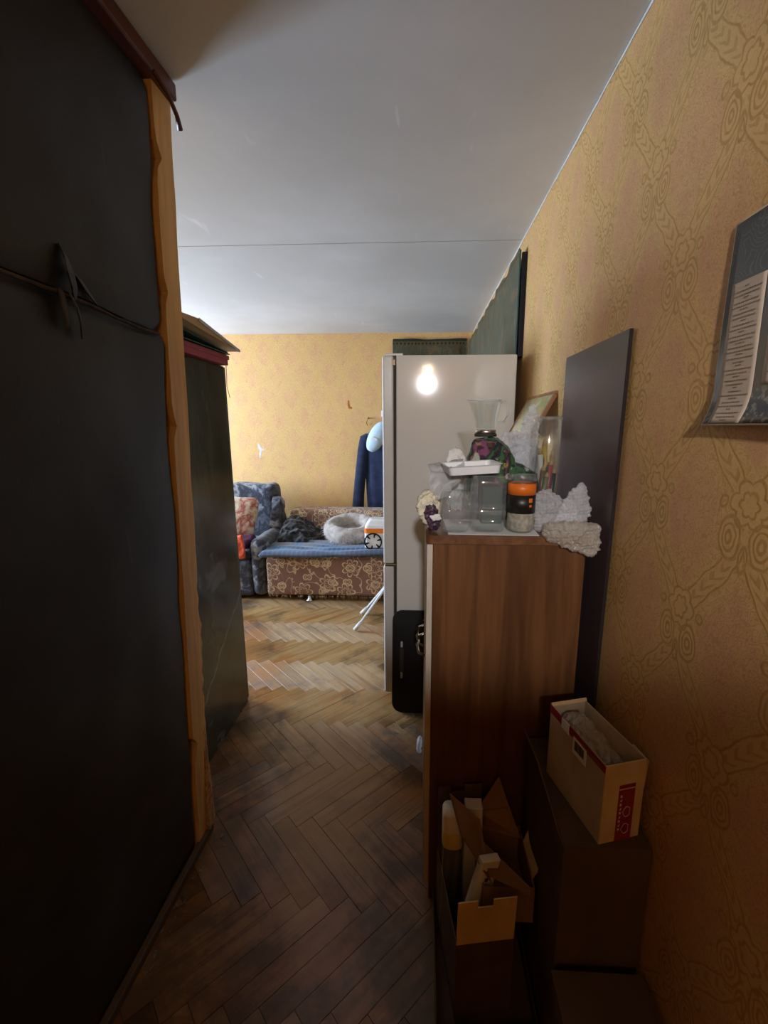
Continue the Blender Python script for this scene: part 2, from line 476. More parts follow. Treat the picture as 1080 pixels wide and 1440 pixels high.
def cardboard(name, col):
    k = NT(name); P = k.oco()
    f = k.noise(P, 9, 4)
    c = k.mix(k.step(f, 0.3, 0.7), tuple(q*0.85 for q in col), tuple(q*1.08 for q in col))
    return k.done(k.bsdf(c, 0.8, k.bump(k.noise(P, 120, 3), 0.12, 0.001), spec=0.25))
M['card'] = cardboard('cardboard', (0.60, 0.44, 0.225))
M['card_grey'] = cardboard('grey_cardboard', (0.46, 0.385, 0.275))
M['card_dark'] = cardboard('dark_cardboard', (0.095, 0.062, 0.040))
M['card_red'] = cardboard('red_brown_cardboard', (0.25, 0.135, 0.085))
M['crimson'] = plain('crimson_print', (0.25, 0.012, 0.03), 0.6)
M['paper'] = plain('white_paper', (0.72, 0.71, 0.68), 0.7, 0.04)
M['ink'] = plain('dark_ink', (0.035, 0.035, 0.04), 0.7)
M['white_print'] = plain('white_print', (0.6, 0.5, 0.5), 0.7)

def floral():
    k = NT('brown_floral_upholstery'); o = k.pos(); x, y, z = k.sep(o)
    u = x; v = k.math('ADD', z, k.math('MULTIPLY', y, 0.9))
    base = k.mix(k.noise(o, 5, 4), (0.17, 0.085, 0.060), (0.25, 0.130, 0.092))
    tot = None
    for sc, ox, np_, R, in ((4.2, 0.0, 3.5, 0.31), (5.2, 3.37, 1.0, 0.17)):
        vec = k.com(k.math('ADD', u, ox), k.math('ADD', v, ox*0.7), 0.0)
        vn = k.n('ShaderNodeTexVoronoi', feature='F1', voronoi_dimensions='2D'); k.put(vn, 'Vector', vec)
        vn.inputs['Scale'].default_value = sc; vn.inputs['Randomness'].default_value = 0.72
        loc = k.vm('SUBTRACT', k.vm('MULTIPLY', vec, (sc, sc, sc)), k.vm('MULTIPLY', vn.outputs['Position'], (sc, sc, sc)))
        lx, ly, lz = k.sep(loc)
        th = k.math('ARCTAN2', ly, lx)
        d = vn.outputs['Distance']
        pet = k.math('ABSOLUTE', k.math('COSINE', k.math('MULTIPLY', th, np_)))
        rr = k.math('MULTIPLY', R, k.math('ADD', 0.35, k.math('MULTIPLY', k.math('POWER', pet, 0.5), 0.75)))
        ring = k.math('SUBTRACT', 1.0, k.step(k.math('ABSOLUTE', k.math('SUBTRACT', d, rr)), 0.012, 0.036))
        r2 = k.math('MULTIPLY', rr, 0.5)
        ring2 = k.math('MULTIPLY', k.math('SUBTRACT', 1.0, k.step(k.math('ABSOLUTE', k.math('SUBTRACT', d, r2)), 0.01, 0.035)), 0.6)
        q = k.math('MAXIMUM', ring, ring2)
        tot = q if tot is None else k.math('MAXIMUM', tot, q)
    vv = k.com(u, v, 0.0)
    wv = k.noise(vv, 5.5, 2, 0.5, 0.7)
    vine = k.math('SUBTRACT', 1.0, k.step(k.math('ABSOLUTE', k.math('SUBTRACT', wv, 0.5)), 0.006, 0.016))
    tot = k.math('MAXIMUM', tot, k.math('MULTIPLY', vine, 0.85))
    c = k.mix(tot, base, (0.60, 0.45, 0.27))
    return k.done(k.bsdf(c, 0.8, k.bump(k.math('ADD', tot, k.noise(o, 300, 2)), 0.2, 0.002), spec=0.2, sheen=0.2))
M['floral'] = floral()

def mottled(name, cols, scale, rough=0.85, dist=1.2, bump=0.3):
    k = NT(name); o = k.oco()
    f = k.noise(o, scale, 4, 0.6, dist)
    n = len(cols)
    c = k.ramp(f, [(0.28 + 0.46*i/(n-1), cl) for i, cl in enumerate(cols)], 'LINEAR')
    return k.done(k.bsdf(c, rough, k.bump(k.noise(o, 160, 2), bump, 0.002), spec=0.2, sheen=0.25))
M['marble_cloth'] = mottled('blue_grey_mottled_upholstery', [(0.018, 0.018, 0.026), (0.035, 0.036, 0.05), (0.10, 0.105, 0.13), (0.028, 0.027, 0.032), (0.05, 0.055, 0.085), (0.30, 0.30, 0.31), (0.06, 0.058, 0.06), (0.025, 0.025, 0.03)], 4.5, 0.85, 0.5)
def mk_floral_cloth():
    k = NT('dark_floral_cloth'); o = k.oco()
    f = k.noise(o, 11, 3, 0.55, 0.8)
    c = k.ramp(f, [(0.30, (0.012, 0.010, 0.018)), (0.38, (0.16, 0.04, 0.10)), (0.44, (0.02, 0.012, 0.022)), (0.52, (0.05, 0.13, 0.055)), (0.58, (0.02, 0.03, 0.02)), (0.66, (0.22, 0.07, 0.14))])
    w = k.vm('ADD', o, k.vm('MULTIPLY', k.n_noise_col(o, 30), (0.03, 0.03, 0.03)))
    yl = k.math('SUBTRACT', 1.0, k.step(k.vor(w, 30), 0.18, 0.28))
    c = k.mix(k.math('MULTIPLY', yl, 0.9), c, (0.36, 0.22, 0.05))
    lf = k.math('SUBTRACT', 1.0, k.step(k.vor(k.vm('ADD', w, (3.1, 1.7, 0.4)), 19), 0.16, 0.24))
    c = k.mix(k.math('MULTIPLY', lf, 0.9), c, (0.42, 0.44, 0.36))
    bk = k.step(k.noise(o, 36, 2), 0.52, 0.6)
    c = k.mix(k.math('MULTIPLY', bk, 0.75), c, (0.012, 0.010, 0.014))
    return k.done(k.bsdf(c, 0.8, k.bump(k.noise(o, 160, 2), 0.3, 0.002), spec=0.2, sheen=0.2))
M['floral_cloth'] = mk_floral_cloth()
M['dark_clothes'] = mottled('dark_clothes_cloth', [(0.012, 0.012, 0.014), (0.05, 0.045, 0.045), (0.015, 0.014, 0.016), (0.03, 0.028, 0.028), (0.02, 0.02, 0.022), (0.16, 0.08, 0.07)], 9, 0.85, 0.3)
M['pillow_cloth'] = mottled('cream_red_pillow', [(0.62, 0.55, 0.42), (0.66, 0.57, 0.42), (0.35, 0.06, 0.04), (0.65, 0.55, 0.4), (0.5, 0.3, 0.12)], 7, 0.85, 0.5)
M['orange_cloth'] = plain('orange_red_cloth', (0.62, 0.09, 0.025), 0.8, 0.2, 20, 0.3, 200, 0.2, sheen=0.3)
M['navy'] = plain('navy_wool', (0.018, 0.026, 0.062), 0.85, 0.25, 14, 0.35, 240, 0.2, sheen=0.15)
M['pale_blue'] = plain('pale_blue_cloth', (0.50, 0.66, 0.80), 0.6, 0.06, 20)
M['fleece'] = plain('grey_beige_fleece', (0.40, 0.355, 0.32), 0.95, 0.15, 30, 0.5, 220, 0.1, sheen=0.4)
M['orange'] = plain('orange_plastic', (0.80, 0.20, 0.02), 0.4, 0.05)
M['red_box'] = plain('red_cardboard', (0.28, 0.022, 0.03), 0.5, 0.12)
M['green_card'] = plain('dark_green_card', (0.008, 0.045, 0.03), 0.5, 0.3)
M['board_wood'] = mk_wood('board_wood', (0.42, 0.24, 0.09), (0.52, 0.33, 0.14), 'y', 0.6, 20)
M['grey_edge'] = plain('grey_board_edge', (0.42, 0.40, 0.36), 0.6)
M['string'] = plain('straw_string', (0.30, 0.24, 0.12), 0.8)
M['hook_dark'] = plain('dark_nail', (0.03, 0.03, 0.03), 0.5)
M['cream'] = plain('cream_crumple', (0.70, 0.64, 0.48), 0.8, 0.1, 40)
M['purple'] = plain('dark_purple_wrapper', (0.06, 0.03, 0.055), 0.4, 0.3, 30)
M['black_label'] = plain('black_label', (0.012, 0.010, 0.009), 0.4)
M['orange_label'] = plain('orange_label', (0.75, 0.16, 0.015), 0.4)
M['coffee'] = plain('pale_grains', (0.34, 0.31, 0.24), 0.9, 0.3, 90)
M['dust'] = plain('grey_dust', (0.15, 0.135, 0.115), 0.95, 0.3, 60)
M['tear'] = plain('bare_plaster', (0.62, 0.60, 0.57), 0.9, 0.1)
M['brown_mark'] = plain('brown_mark', (0.36, 0.12, 0.02), 0.8)
M['window_white'] = plain('window_frame_paint', (0.7, 0.69, 0.66), 0.45)
M['shade'] = plain('lamp_shade_cloth', (0.55, 0.42, 0.25), 0.8)

def striped():
    k = NT('blue_quilt'); o = k.pos(); x, y, z = k.sep(o)
    w = k.math('ADD', k.math('MULTIPLY', y, 1.0), k.math('MULTIPLY', z, -1.2))
    s1 = k.step(k.math('SINE', k.math('MULTIPLY', w, 92.0)), -0.2, 0.4)
    s2 = k.step(k.math('SINE', k.math('ADD', k.math('MULTIPLY', w, 41.0), 1.0)), 0.2, 0.7)
    c = k.mix(s1, (0.020, 0.075, 0.165), (0.055, 0.165, 0.28))
    c = k.mix(k.math('MULTIPLY', s2, 0.6), c, (0.16, 0.165, 0.24))
    chk = k.step(k.math('SINE', k.math('MULTIPLY', x, 150.0)), 0.3, 0.7)
    c = k.mix(k.math('MULTIPLY', chk, 0.2), c, (0.25, 0.30, 0.36))
    fade = k.step(y, 3.66, 3.85)
    c = k.mix(k.math('MULTIPLY', fade, k.math('MULTIPLY', k.step(k.noise(o, 6, 3), 0.35, 0.6), 0.8)), c, (0.17, 0.165, 0.17))
    return k.done(k.bsdf(c, 0.85, k.bump(k.noise(o, 180, 2), 0.3, 0.002), spec=0.2, sheen=0.2))
M['quilt'] = striped()

def checked():
    k = NT('dark_red_check'); o = k.pos(); x, y, z = k.sep(o)
    a = k.step(k.math('SINE', k.math('MULTIPLY', k.math('ADD', x, k.math('MULTIPLY', y, 0.4)), 130.0)), 0.75, 0.9)
    b = k.step(k.math('SINE', k.math('MULTIPLY', k.math('ADD', z, y), 130.0)), 0.75, 0.9)
    c = k.mix(k.math('MAXIMUM', a, b), (0.09, 0.015, 0.03), (0.04, 0.03, 0.09))
    return k.done(k.bsdf(c, 0.85, spec=0.2))
M['check'] = checked()

def rug():
    k = NT('green_brown_wall_rug'); o = k.pos(); x, y, z = k.sep(o)
    s = k.math('ADD', x, y)
    v = k.com(k.math('MULTIPLY', s, 1.0), k.math('MULTIPLY', z, 1.0), 0.0)
    f = k.noise(k.com(k.math('MULTIPLY', s, 9.0), k.math('MULTIPLY', z, 5.0), 0.0), 1.0, 5, 0.7, 0.8)
    c = k.ramp(f, [(0.3, (0.03, 0.033, 0.018)), (0.42, (0.11, 0.078, 0.035)), (0.52, (0.055, 0.072, 0.045)), (0.62, (0.15, 0.098, 0.048)), (0.75, (0.075, 0.036, 0.02))])
    sp = k.vor(v, 26, 'F1', dims='2D', rnd=0.1)
    bd = k.step(z, 2.36, 2.365)
    dots = k.math('SUBTRACT', 1.0, k.step(sp, 0.2, 0.35))
    bc = k.mix(dots, (0.10, 0.075, 0.03), (0.02, 0.02, 0.014))
    top = k.step(z, 2.405, 2.412)
    bc = k.mix(top, bc, (0.022, 0.032, 0.018))
    c = k.mix(bd, c, bc)
    st = k.noise(k.com(k.math('MULTIPLY', s, 60.0), k.math('MULTIPLY', z, 6.0), 0.0), 1.0, 3, 0.6)
    c = k.mix(k.math('MULTIPLY', k.step(st, 0.4, 0.7), 0.35), c, (0.03, 0.03, 0.02))
    return k.done(k.bsdf(c, 0.9, k.bump(k.math('ADD', st, k.noise(o, 300, 2)), 0.5, 0.003), spec=0.15, sheen=0.15))
M['rug'] = rug()
M['rug_edge'] = plain('rug_teal_edge', (0.05, 0.10, 0.09), 0.8, 0.2)
M['rug_back'] = plain('rug_navy_backing', (0.012, 0.012, 0.02), 0.9)

def clear(name, tint=(0.93, 0.96, 0.95), rough=0.03, op=0.06, ior=1.45):
    """thin clear wall: passes light straight on, mirrors at grazing angles"""
    k = NT(name)
    tr = k.n('ShaderNodeBsdfTransparent'); k.put(tr, 0, tint)
    gl = k.n('ShaderNodeBsdfGlossy'); k.put(gl, 0, (1, 1, 1)); k.put(gl, 'Roughness', rough)
    df = k.n('ShaderNodeBsdfDiffuse'); k.put(df, 0, (0.8, 0.83, 0.85))
    lw = k.n('ShaderNodeLayerWeight'); lw.inputs[0].default_value = 0.5
    f = k.math('ADD', (ior-1)*0.08, k.math('MULTIPLY', k.math('POWER', lw.outputs['Facing'], 4.0), 0.55))
    m1 = k.n('ShaderNodeMixShader'); k.put(m1, 0, f); k.t.links.new(tr.outputs[0], m1.inputs[1]); k.t.links.new(gl.outputs[0], m1.inputs[2])
    m2 = k.n('ShaderNodeMixShader'); k.put(m2, 0, op); k.t.links.new(m1.outputs[0], m2.inputs[1]); k.t.links.new(df.outputs[0], m2.inputs[2])
    return k.done(m2.outputs[0])
M['glass'] = clear('clear_glass', (0.97, 0.985, 0.975), 0.05, 0.03, 1.9)
M['clear_plastic'] = clear('clear_plastic', (0.95, 0.96, 0.96), 0.07, 0.06, 1.55)
M['frost'] = clear('thick_glass_edge', (0.95, 0.97, 0.97), 0.08, 0.5, 1.9)
M['pane'] = clear('window_pane', (0.97, 0.98, 0.98), 0.0, 0.0, 1.3)

def film(name, col, op, bscale, bstr, dist, rough=0.25):
    k = NT(name); o = k.pos()
    h = k.vor(o, bscale) if bscale > 60 else k.noise(o, bscale, 4, 0.6, 0.8)
    nm = k.bump(h, bstr, dist)
    tr = k.n('ShaderNodeBsdfTransparent'); k.put(tr, 0, (0.95, 0.95, 0.95))
    pr = k.bsdf(col, rough, nm, spec=1.0)
    tl = k.n('ShaderNodeBsdfTranslucent'); k.put(tl, 0, col); k.put(tl, 'Normal', nm)
    m1 = k.n('ShaderNodeMixShader'); k.put(m1, 0, 0.45); k.t.links.new(pr, m1.inputs[1]); k.t.links.new(tl.outputs[0], m1.inputs[2])
    m2 = k.n('ShaderNodeMixShader'); k.put(m2, 0, op); k.t.links.new(tr.outputs[0], m2.inputs[1]); k.t.links.new(m1.outputs[0], m2.inputs[2])
    return k.done(m2.outputs[0])
M['bubble'] = film('bubble_wrap', (0.90, 0.905, 0.93), 0.50, 40, 0.4, 0.004, 0.10)
M['bubble_dull'] = film('dull_bubble_wrap', (0.80, 0.74, 0.64), 0.52, 40, 0.4, 0.004, 0.12)
M['bag'] = film('thin_white_bag', (0.78, 0.80, 0.82), 0.55, 30, 0.8, 0.004, 0.25)
M['poly'] = film('crumpled_poly_bag', (0.62, 0.58, 0.5), 0.7, 40, 0.8, 0.004, 0.15)

def mk_poster():
    k = NT('slate_print'); P = k.pos(); x, y, z = k.sep(P)
    f = k.noise(P, 45, 4, 0.7)
    c = k.mix(f, (0.022, 0.023, 0.023), (0.054, 0.054, 0.053))
    sw = k.math('SINE', k.math('MULTIPLY', k.vor(P, 22), 60.0))
    hd = k.math('MULTIPLY', k.step(z, 1.775, 1.785), k.step(sw, 0.7, 0.95))
    c = k.mix(k.math('MULTIPLY', hd, 0.3), c, (0.2, 0.2, 0.2))
    bt = k.math('MULTIPLY', k.math('SUBTRACT', 1.0, k.step(z, 1.585, 1.62)), k.step(k.noise(P, 90, 3), 0.5, 0.6))
    c = k.mix(k.math('MULTIPLY', bt, 0.55), c, (0.30, 0.28, 0.22))
    return k.done(k.bsdf(c, 0.32, spec=0.5))
M['poster'] = mk_poster()
M['poster_strip'] = plain('beige_print', (0.44, 0.35, 0.27), 0.45, 0.06)
M['poster_text'] = plain('brown_text', (0.27, 0.20, 0.15), 0.6)
M['poster_edge'] = plain('cream_paper_edge', (0.62, 0.54, 0.40), 0.5, 0.05)

def mk_picture():
    k = NT('small_painting'); o = k.pos()
    f = k.noise(o, 22, 3, 0.5, 0.8)
    c = k.ramp(f, [(0.3, (0.36, 0.19, 0.07)), (0.45, (0.46, 0.29, 0.12)), (0.55, (0.20, 0.26, 0.08)), (0.68, (0.52, 0.45, 0.30))])
    return k.done(k.bsdf(c, 0.35))
M['picture'] = mk_picture()
M['frame_wood'] = mk_wood('picture_frame_wood', (0.20, 0.075, 0.025), (0.34, 0.15, 0.055), 'z', 0.45, 30)

# ---------------------------------------------------------------- setting
XR, YF, ZC = 0.514, 4.88, 2.5
XL = -4.2
def struct(name, b, mat, parent=None):
    o = bx(name, b, mat, parent)
    if parent is None: tag(o, kind='structure')
    return o

floor = struct('floor', (XL, XR+0.2, -1.7, YF+0.2, -0.10, -0.012), M['subfloor'])
ceil = struct('ceiling', (XL, XR+0.2, -1.7, YF+0.2, ZC+0.012, ZC+0.12), M['ceiling'])
YJ = 2.56
def slab(x0, x1, y0, y1):
    o = bx('ceiling_slab', (x0, x1, y0, y1, ZC, ZC+0.0125), M['ceiling'], ceil, bev=0.003, seg=2)
slab(XL, XR, -1.6, YJ-0.002)
slab(XL, XR, YJ+0.002, YF)
wr = struct('wall_right', (XR, XR+0.2, -1.7, YF, -0.1, ZC+0.1), M['paper_right'])
wf = struct('wall_far', (XL, XR, YF, YF+0.2, -0.1, ZC+0.1), M['paper_far'])
# plaster line where the wallpaper stops under the ceiling
bm = bmesh.new()
ys = [1.0 + i*0.045 for i in range(86)]
for i in range(len(ys)-1):
    a = 0.005 + 0.006*nz((ys[i]*3, 0, 0), 1, 3) + 0.004*nz((ys[i]*17, 0, 0), 1, 4)
    b = 0.005 + 0.006*nz((ys[i+1]*3, 0, 0), 1, 3) + 0.004*nz((ys[i+1]*17, 0, 0), 1, 4)
    panel(bm, [(XR-0.002, ys[i], ZC-0.0005), (XR-0.002, ys[i+1], ZC-0.0005), (XR-0.002, ys[i+1], ZC-b-0.004), (XR-0.002, ys[i], ZC-a-0.004)], 0.0015, (1, 0, 0))
obj('plaster_strip', bm, M['tear'], wr)
wn = struct('wall_near', (XL, -0.815, 1.36, 1.44, -0.1, ZC+0.1), M['paper_far'])
wh = struct('wall_hall', (-0.95, -0.87, -1.7, 1.36, -0.1, ZC+0.1), M['paper_left'])
wb = struct('wall_back', (-0.95, XR, -1.7, -1.6, -0.1, ZC+0.1), M['paper_far'])
# window wall (left, out of the picture) with a real opening
wx0, wx1 = XL-0.2, XL
bm = bmesh.new()
oy0, oy1, oz0, oz1 = 2.7, 4.2, 0.85, 2.25
for b in ((wx0, wx1, 1.36, oy0, -0.1, ZC+0.1), (wx0, wx1, oy1, YF+0.2, -0.1, ZC+0.1), (wx0, wx1, oy0, oy1, -0.1, oz0), (wx0, wx1, oy0, oy1, oz1, ZC+0.1)):
    box(bm, *b)
wl_ = obj('wall_left', bm, M['paper_left']); tag(wl_, kind='structure')
win = empty('window_1', (XL-0.1, (oy0+oy1)/2, oz0)); tag(win, kind='structure')
bm = bmesh.new(); h = oz1-oz0; w = (oy1-oy0)/2
for b in ((-0.03, 0.03, -w, -w+0.06, 0, h), (-0.03, 0.03, w-0.06, w, 0, h), (-0.03, 0.03, -w+0.06, w-0.06, 0, 0.06), (-0.03, 0.03, -w+0.06, w-0.06, h-0.06, h), (-0.03, 0.03, -0.035, 0.035, 0.06, h-0.06)):
    box(bm, *b, bev=0.004)
obj('window_frame', bm, M['window_white'], win)
bx('pane', (-0.003, 0.003, -w+0.06, -0.035, 0.06, h-0.06), M['pane'], win)
bx('pane', (-0.003, 0.003, 0.035, w-0.06, 0.06, h-0.06), M['pane'], win)
bx('window_sill', (0.05, 0.32, -w-0.08, w+0.08, -0.045, -0.005), M['window_white'], win, bev=0.008)

# parquet: herringbone strips 420 x 70 mm, spines running across the room
PL, PW, GAP = 0.42, 0.07, 0.0010
n6 = 6
def plank_mesh(name):
    bm = boxm(-PL/2+GAP/2, PL/2-GAP/2, -PW/2+GAP/2, PW/2-GAP/2, -0.012, 0.0, bev=0.0005, seg=1)
    me = bpy.data.meshes.new(name); bm.to_mesh(me); bm.free(); me.materials.append(M['parquet']); return me
pm = plank_mesh('plank')
c45 = math.sqrt(0.5)
planks = []
x0s, y0s = 0.016, 1.44
for a in range(-80, 80):
    for b in range(-14, 14):
        for kind in (0, 1):
            if kind == 0: cu, cv, ang = n6/2, 0.5, 0.0
            else: cu, cv, ang = 0.5, 1+n6/2, PI/2
            uu = (a + n6*b + cu)*PW; vv = (a - n6*b + cv)*PW
            X = (uu+vv)*c45 + x0s; Y = (vv-uu)*c45 + y0s
            if XL+0.1 < X < XR-0.005 and -1.5 < Y < YF-0.1:
                planks.append((X, Y, ang-PI/4))
cp, sp_ = math.cos(math.radians(11.119)), math.sin(math.radians(11.119))
cyw, syw = math.cos(math.radians(2.8086)), math.sin(math.radians(2.8086))
def in_view(X, Y, m=70):
    fx = -syw*X + cyw*Y; rx = cyw*X + syw*Y
    zc = fx*cp + 1.55*sp_; yc = fx*sp_ - 1.55*cp
    if zc < 0.1: return False
    px = 563 + 620*rx/zc; py = 720 - 620*yc/zc
    return -m < px < 1080+m and -m < py < 1440+m
def hidden(X, Y):
    if X < -0.85 and Y < 1.6: return True
    if X < -1.03 and Y < 2.2: return True
    if X < -1.05-(Y-2.2)*0.49 and Y >= 2.2: return True      # behind the wardrobe as the photo sees it
    if X > 0.10 and 1.25 < Y: return True
    if X > -0.12 and Y > 2.35: return True
    if X > -0.10-(Y-2.3)*0.1 and Y > 2.5: return True
    if Y > 4.0: return True
    if X > 0.34 and Y < 1.2: return True
    return False
front = [p for p in planks if in_view(p[0], p[1]) and not hidden(p[0], p[1])]
front.sort(key=lambda p: p[1])
single = front[:300]
sset = set(single)
for (X, Y, an) in single:
    o = bpy.data.objects.new('plank', pm); COL.objects.link(o)
    o.parent = floor
    o.location = (X, Y, random.uniform(-0.0006, 0.0006))
    o.rotation_euler = (random.uniform(-0.008, 0.008), random.uniform(-0.0012, 0.0012), an + random.uniform(-0.002, 0.002) + random.choice((0, PI)))
bm = bmesh.new()
for (X, Y, an) in planks:
    if (X, Y, an) in sset: continue
    mt = Matrix.Translation((X, Y, 0)) @ Matrix.Rotation(an, 4, 'Z')
    hx, hy = PL/2-GAP/2, PW/2-GAP/2
    vs = [bm.verts.new(mt @ Vector(p)) for p in ((-hx,-hy,-0.001),(hx,-hy,-0.001),(hx,hy,-0.001),(-hx,hy,-0.001))]
    lo = [bm.verts.new(v.co + Vector((0, 0, -0.011))) for v in vs]
    bm.faces.new(vs)
    for i in range(4): bm.faces.new((vs[i], lo[i], lo[(i+1) % 4], vs[(i+1) % 4]))
o = obj('plank_field', bm, M['parquet'], floor); tag(o, kind='stuff')

# marks on the far wall
def blot(name, pts, mat, y=YF-0.0015):
    bm = bmesh.new(); panel(bm, [(p[0], y, p[1]) for p in pts], 0.0012, (0, 1, 0))
    return obj(name, bm, mat, wf)
blot('wallpaper_tear', [(-1.83, 1.36), (-1.80, 1.33), (-1.79, 1.30), (-1.755, 1.285), (-1.775, 1.27), (-1.79, 1.275), (-1.80, 1.22), (-1.815, 1.18), (-1.822, 1.23), (-1.81, 1.28), (-1.828, 1.30)], M['tear'])
blot('brown_mark', [(-0.81, 1.815), (-0.795, 1.815), (-0.785, 1.75), (-0.765, 1.745), (-0.762, 1.728), (-0.80, 1.725), (-0.812, 1.76)], M['brown_mark'])
bm = bmesh.new(); tube(bm, [(-0.585, YF, 1.625), (-0.585, YF-0.03, 1.63)], 0.006, 8); tube(bm, [(-0.585, YF-0.03, 1.63), (-0.605, YF-0.028, 1.58), (-0.60, YF-0.012, 1.55)], 0.004, 6)
obj('nail', bm, M['hook_dark'], wf)

# ---------------------------------------------------------------- black partition on the left
def xs(z): return -0.822 + 0.088*z/2.5          # the panel leans a little
part = empty('partition_panel', (-0.79, 0.85, 0.0))
tag(part, 'tall black leatherette-covered partition panel with torn seam and orange wooden edge', 'partition')
def loc(p): return Vector(p) - Vector((-0.79, 0.85, 0.0))
def sheet(y0, y1, zlo, zhi, ny, nzv, th, amp, seed, curve=None):
    bm = bmesh.new(); G = []
    for j in range(nzv+1):
        z = zlo(0) + 0 if False else None
        row = []
        for i in range(ny+1):
            y = y0 + (y1-y0)*i/ny
            z = zlo(y) + (zhi(y)-zlo(y))*j/nzv
            e = min(1.0, min(z-zlo(y), zhi(y)-z)/0.025)
            x = xs(z) + amp*nz((0, y, z), 3.2, seed) + 0.25*amp*nz((0, y, z), 11, seed+1) - 0.012*(1-e)**2
            row.append(bm.verts.new(loc((x, y, z))))
        G.append(row)
    for j in range(nzv):
        for i in range(ny):
            bm.faces.new((G[j][i], G[j][i+1], G[j+1][i+1], G[j+1][i]))
    return bm
seam = lambda y: 1.822 + 0.008*math.sin(y*9) + 0.006*nz((y*6, 0, 0), 1, 2)
o = obj('lower_cover', sheet(0.1, 1.315, lambda y: 0.012, lambda y: seam(y)-0.004, 36, 60, 0, 0.010, 1), M['leatherette'], part, True)
o = obj('upper_cover', sheet(0.1, 1.315, lambda y: seam(y)+0.004, lambda y: 2.455, 36, 24, 0, 0.010, 4), M['leatherette'], part, True)
bm = bmesh.new()
P8 = [(-0.846, 0.1, 0), (-0.846, 1.32, 0), (-0.868, 1.32, 0), (-0.868, 0.1, 0)]
B = [bm.verts.new(loc(p)) for p in P8]; T = [bm.verts.new(loc((p[0]+0.082, p[1], 2.44))) for p in P8]
bm.faces.new(B[::-1]); bm.faces.new(T)
for i in range(4): bm.faces.new((B[i], B[(i+1) % 4], T[(i+1) % 4], T[i]))
obj('core', bm, M['card_dark'], part)
# ragged lips of the torn seam and the hanging shred
bm = bmesh.new()
lip = [Vector((xs(1.82)+0.004, 0.1+i*0.03, seam(0.1+i*0.03)-0.008+0.004*nz((i*0.7, 1, 0), 1, 6))) for i in range(41)]
tube(bm, [loc(p) for p in lip], [0.0045+0.003*nz((i*0.5, 4, 0), 1, 2) for i in range(41)], 6)
obj('seam_lip', bm, M['seam_dark'], part, True)
def shred(name, pts, w, mat, seed):
    bm = bmesh.new(); n = len(pts)
    L, R_ = [], []
    for i, (y, z, dx) in enumerate(pts):
        ww = w[i]
        L.append(Vector((xs(z)+dx, y-ww, z))); R_.append(Vector((xs(z)+dx*0.6, y+ww, z+0.004*nz((i, seed, 0), 1.3, seed))))
    for i in range(n-1):
        panel(bm, [loc(L[i]), loc(R_[i]), loc(R_[i+1]), loc(L[i+1])], 0.003)
    return obj(name, bm, mat, part)
shred('torn_flap', [(0.955, 1.915, 0.012), (0.957, 1.888, 0.026), (0.962, 1.86, 0.03), (0.972, 1.835, 0.026), (0.985, 1.815, 0.012)], [0.004, 0.012, 0.017, 0.014, 0.006], M['leatherette'], 3)
shred('torn_flap', [(0.945, 1.825, 0.016), (0.942, 1.80, 0.022), (0.946, 1.775, 0.024), (0.95, 1.75, 0.018)], [0.009, 0.012, 0.010, 0.004], M['seam_dark'], 5)
shred('torn_flap', [(0.972, 1.825, 0.014), (0.978, 1.795, 0.024), (0.985, 1.765, 0.022), (0.99, 1.735, 0.016)], [0.006, 0.009, 0.007, 0.004], M['leatherette'], 8)
shred('torn_flap', [(0.975, 1.88, 0.008), (1.0, 1.86, 0.016), (1.03, 1.838, 0.012), (1.06, 1.822, 0.006)], [0.006, 0.012, 0.01, 0.004], M['leatherette'], 9)
# wooden edge post with chipped rims
bm = bmesh.new(); rings = []
nzv = 70
for j in range(nzv+1):
    z = 0.01 + (2.455-0.01)*j/nzv
    ya = 1.335 + 0.004*nz((z*8, 0, 0), 1, 3)
    for zc_, d in ((2.28, 0.03), (1.93, 0.02), (1.55, 0.022), (0.42, 0.03)):
        if abs(z-zc_) < 0.045: ya += d*(1-abs(z-zc_)/0.045)
    yb = 1.425 + 0.006*nz((z*7, 2, 0), 1, 5) + (0.012*nz((z*30, 1, 0), 1, 8) if z < 1.0 else 0)
    ya -= 0.05*min(1, z/2.5*0)  
    x = xs(z)
    rings.append([loc(p) for p in ((x+0.008, ya, z), (x+0.008, yb, z), (x-0.04, yb, z), (x-0.04, ya, z))])
loft(bm, rings)
obj('edge_post', bm, M['edge_wood'], part)
bm = bmesh.new()
crumple(bm, [loc(p) for p in ((-0.835, 1.385, 0.0), (-0.802, 1.385, 0.0), (-0.835, 1.44, 0.0), (-0.802, 1.438, 0.0), (-0.812, 1.432, 0.6), (-0.80, 1.41, 0.55), (-0.82, 1.40, 0.3))], 3, 0.005, 35, 4)
obj('splintered_edge', bm, M['edge_raw'], part)
bm = bmesh.new()
box(bm, *(0.03, 0.085, -0.75, 0.575, 2.452, 2.497), bev=0.006)
for v in bm.verts: v.co.x += 0.004*nz(v.co, 4, 2)
obj('top_rail', bm, M['red_wood'], part)
bm = bmesh.new()
tube(bm, [loc(p) for p in ((-0.700, 1.30, 2.445), (-0.697, 1.36, 2.43), (-0.698, 1.40, 2.405), (-0.705, 1.425, 2.385))], [0.006, 0.006, 0.006, 0.008], 7)
obj('loose_cable', bm, M['red_wood'], part, True)
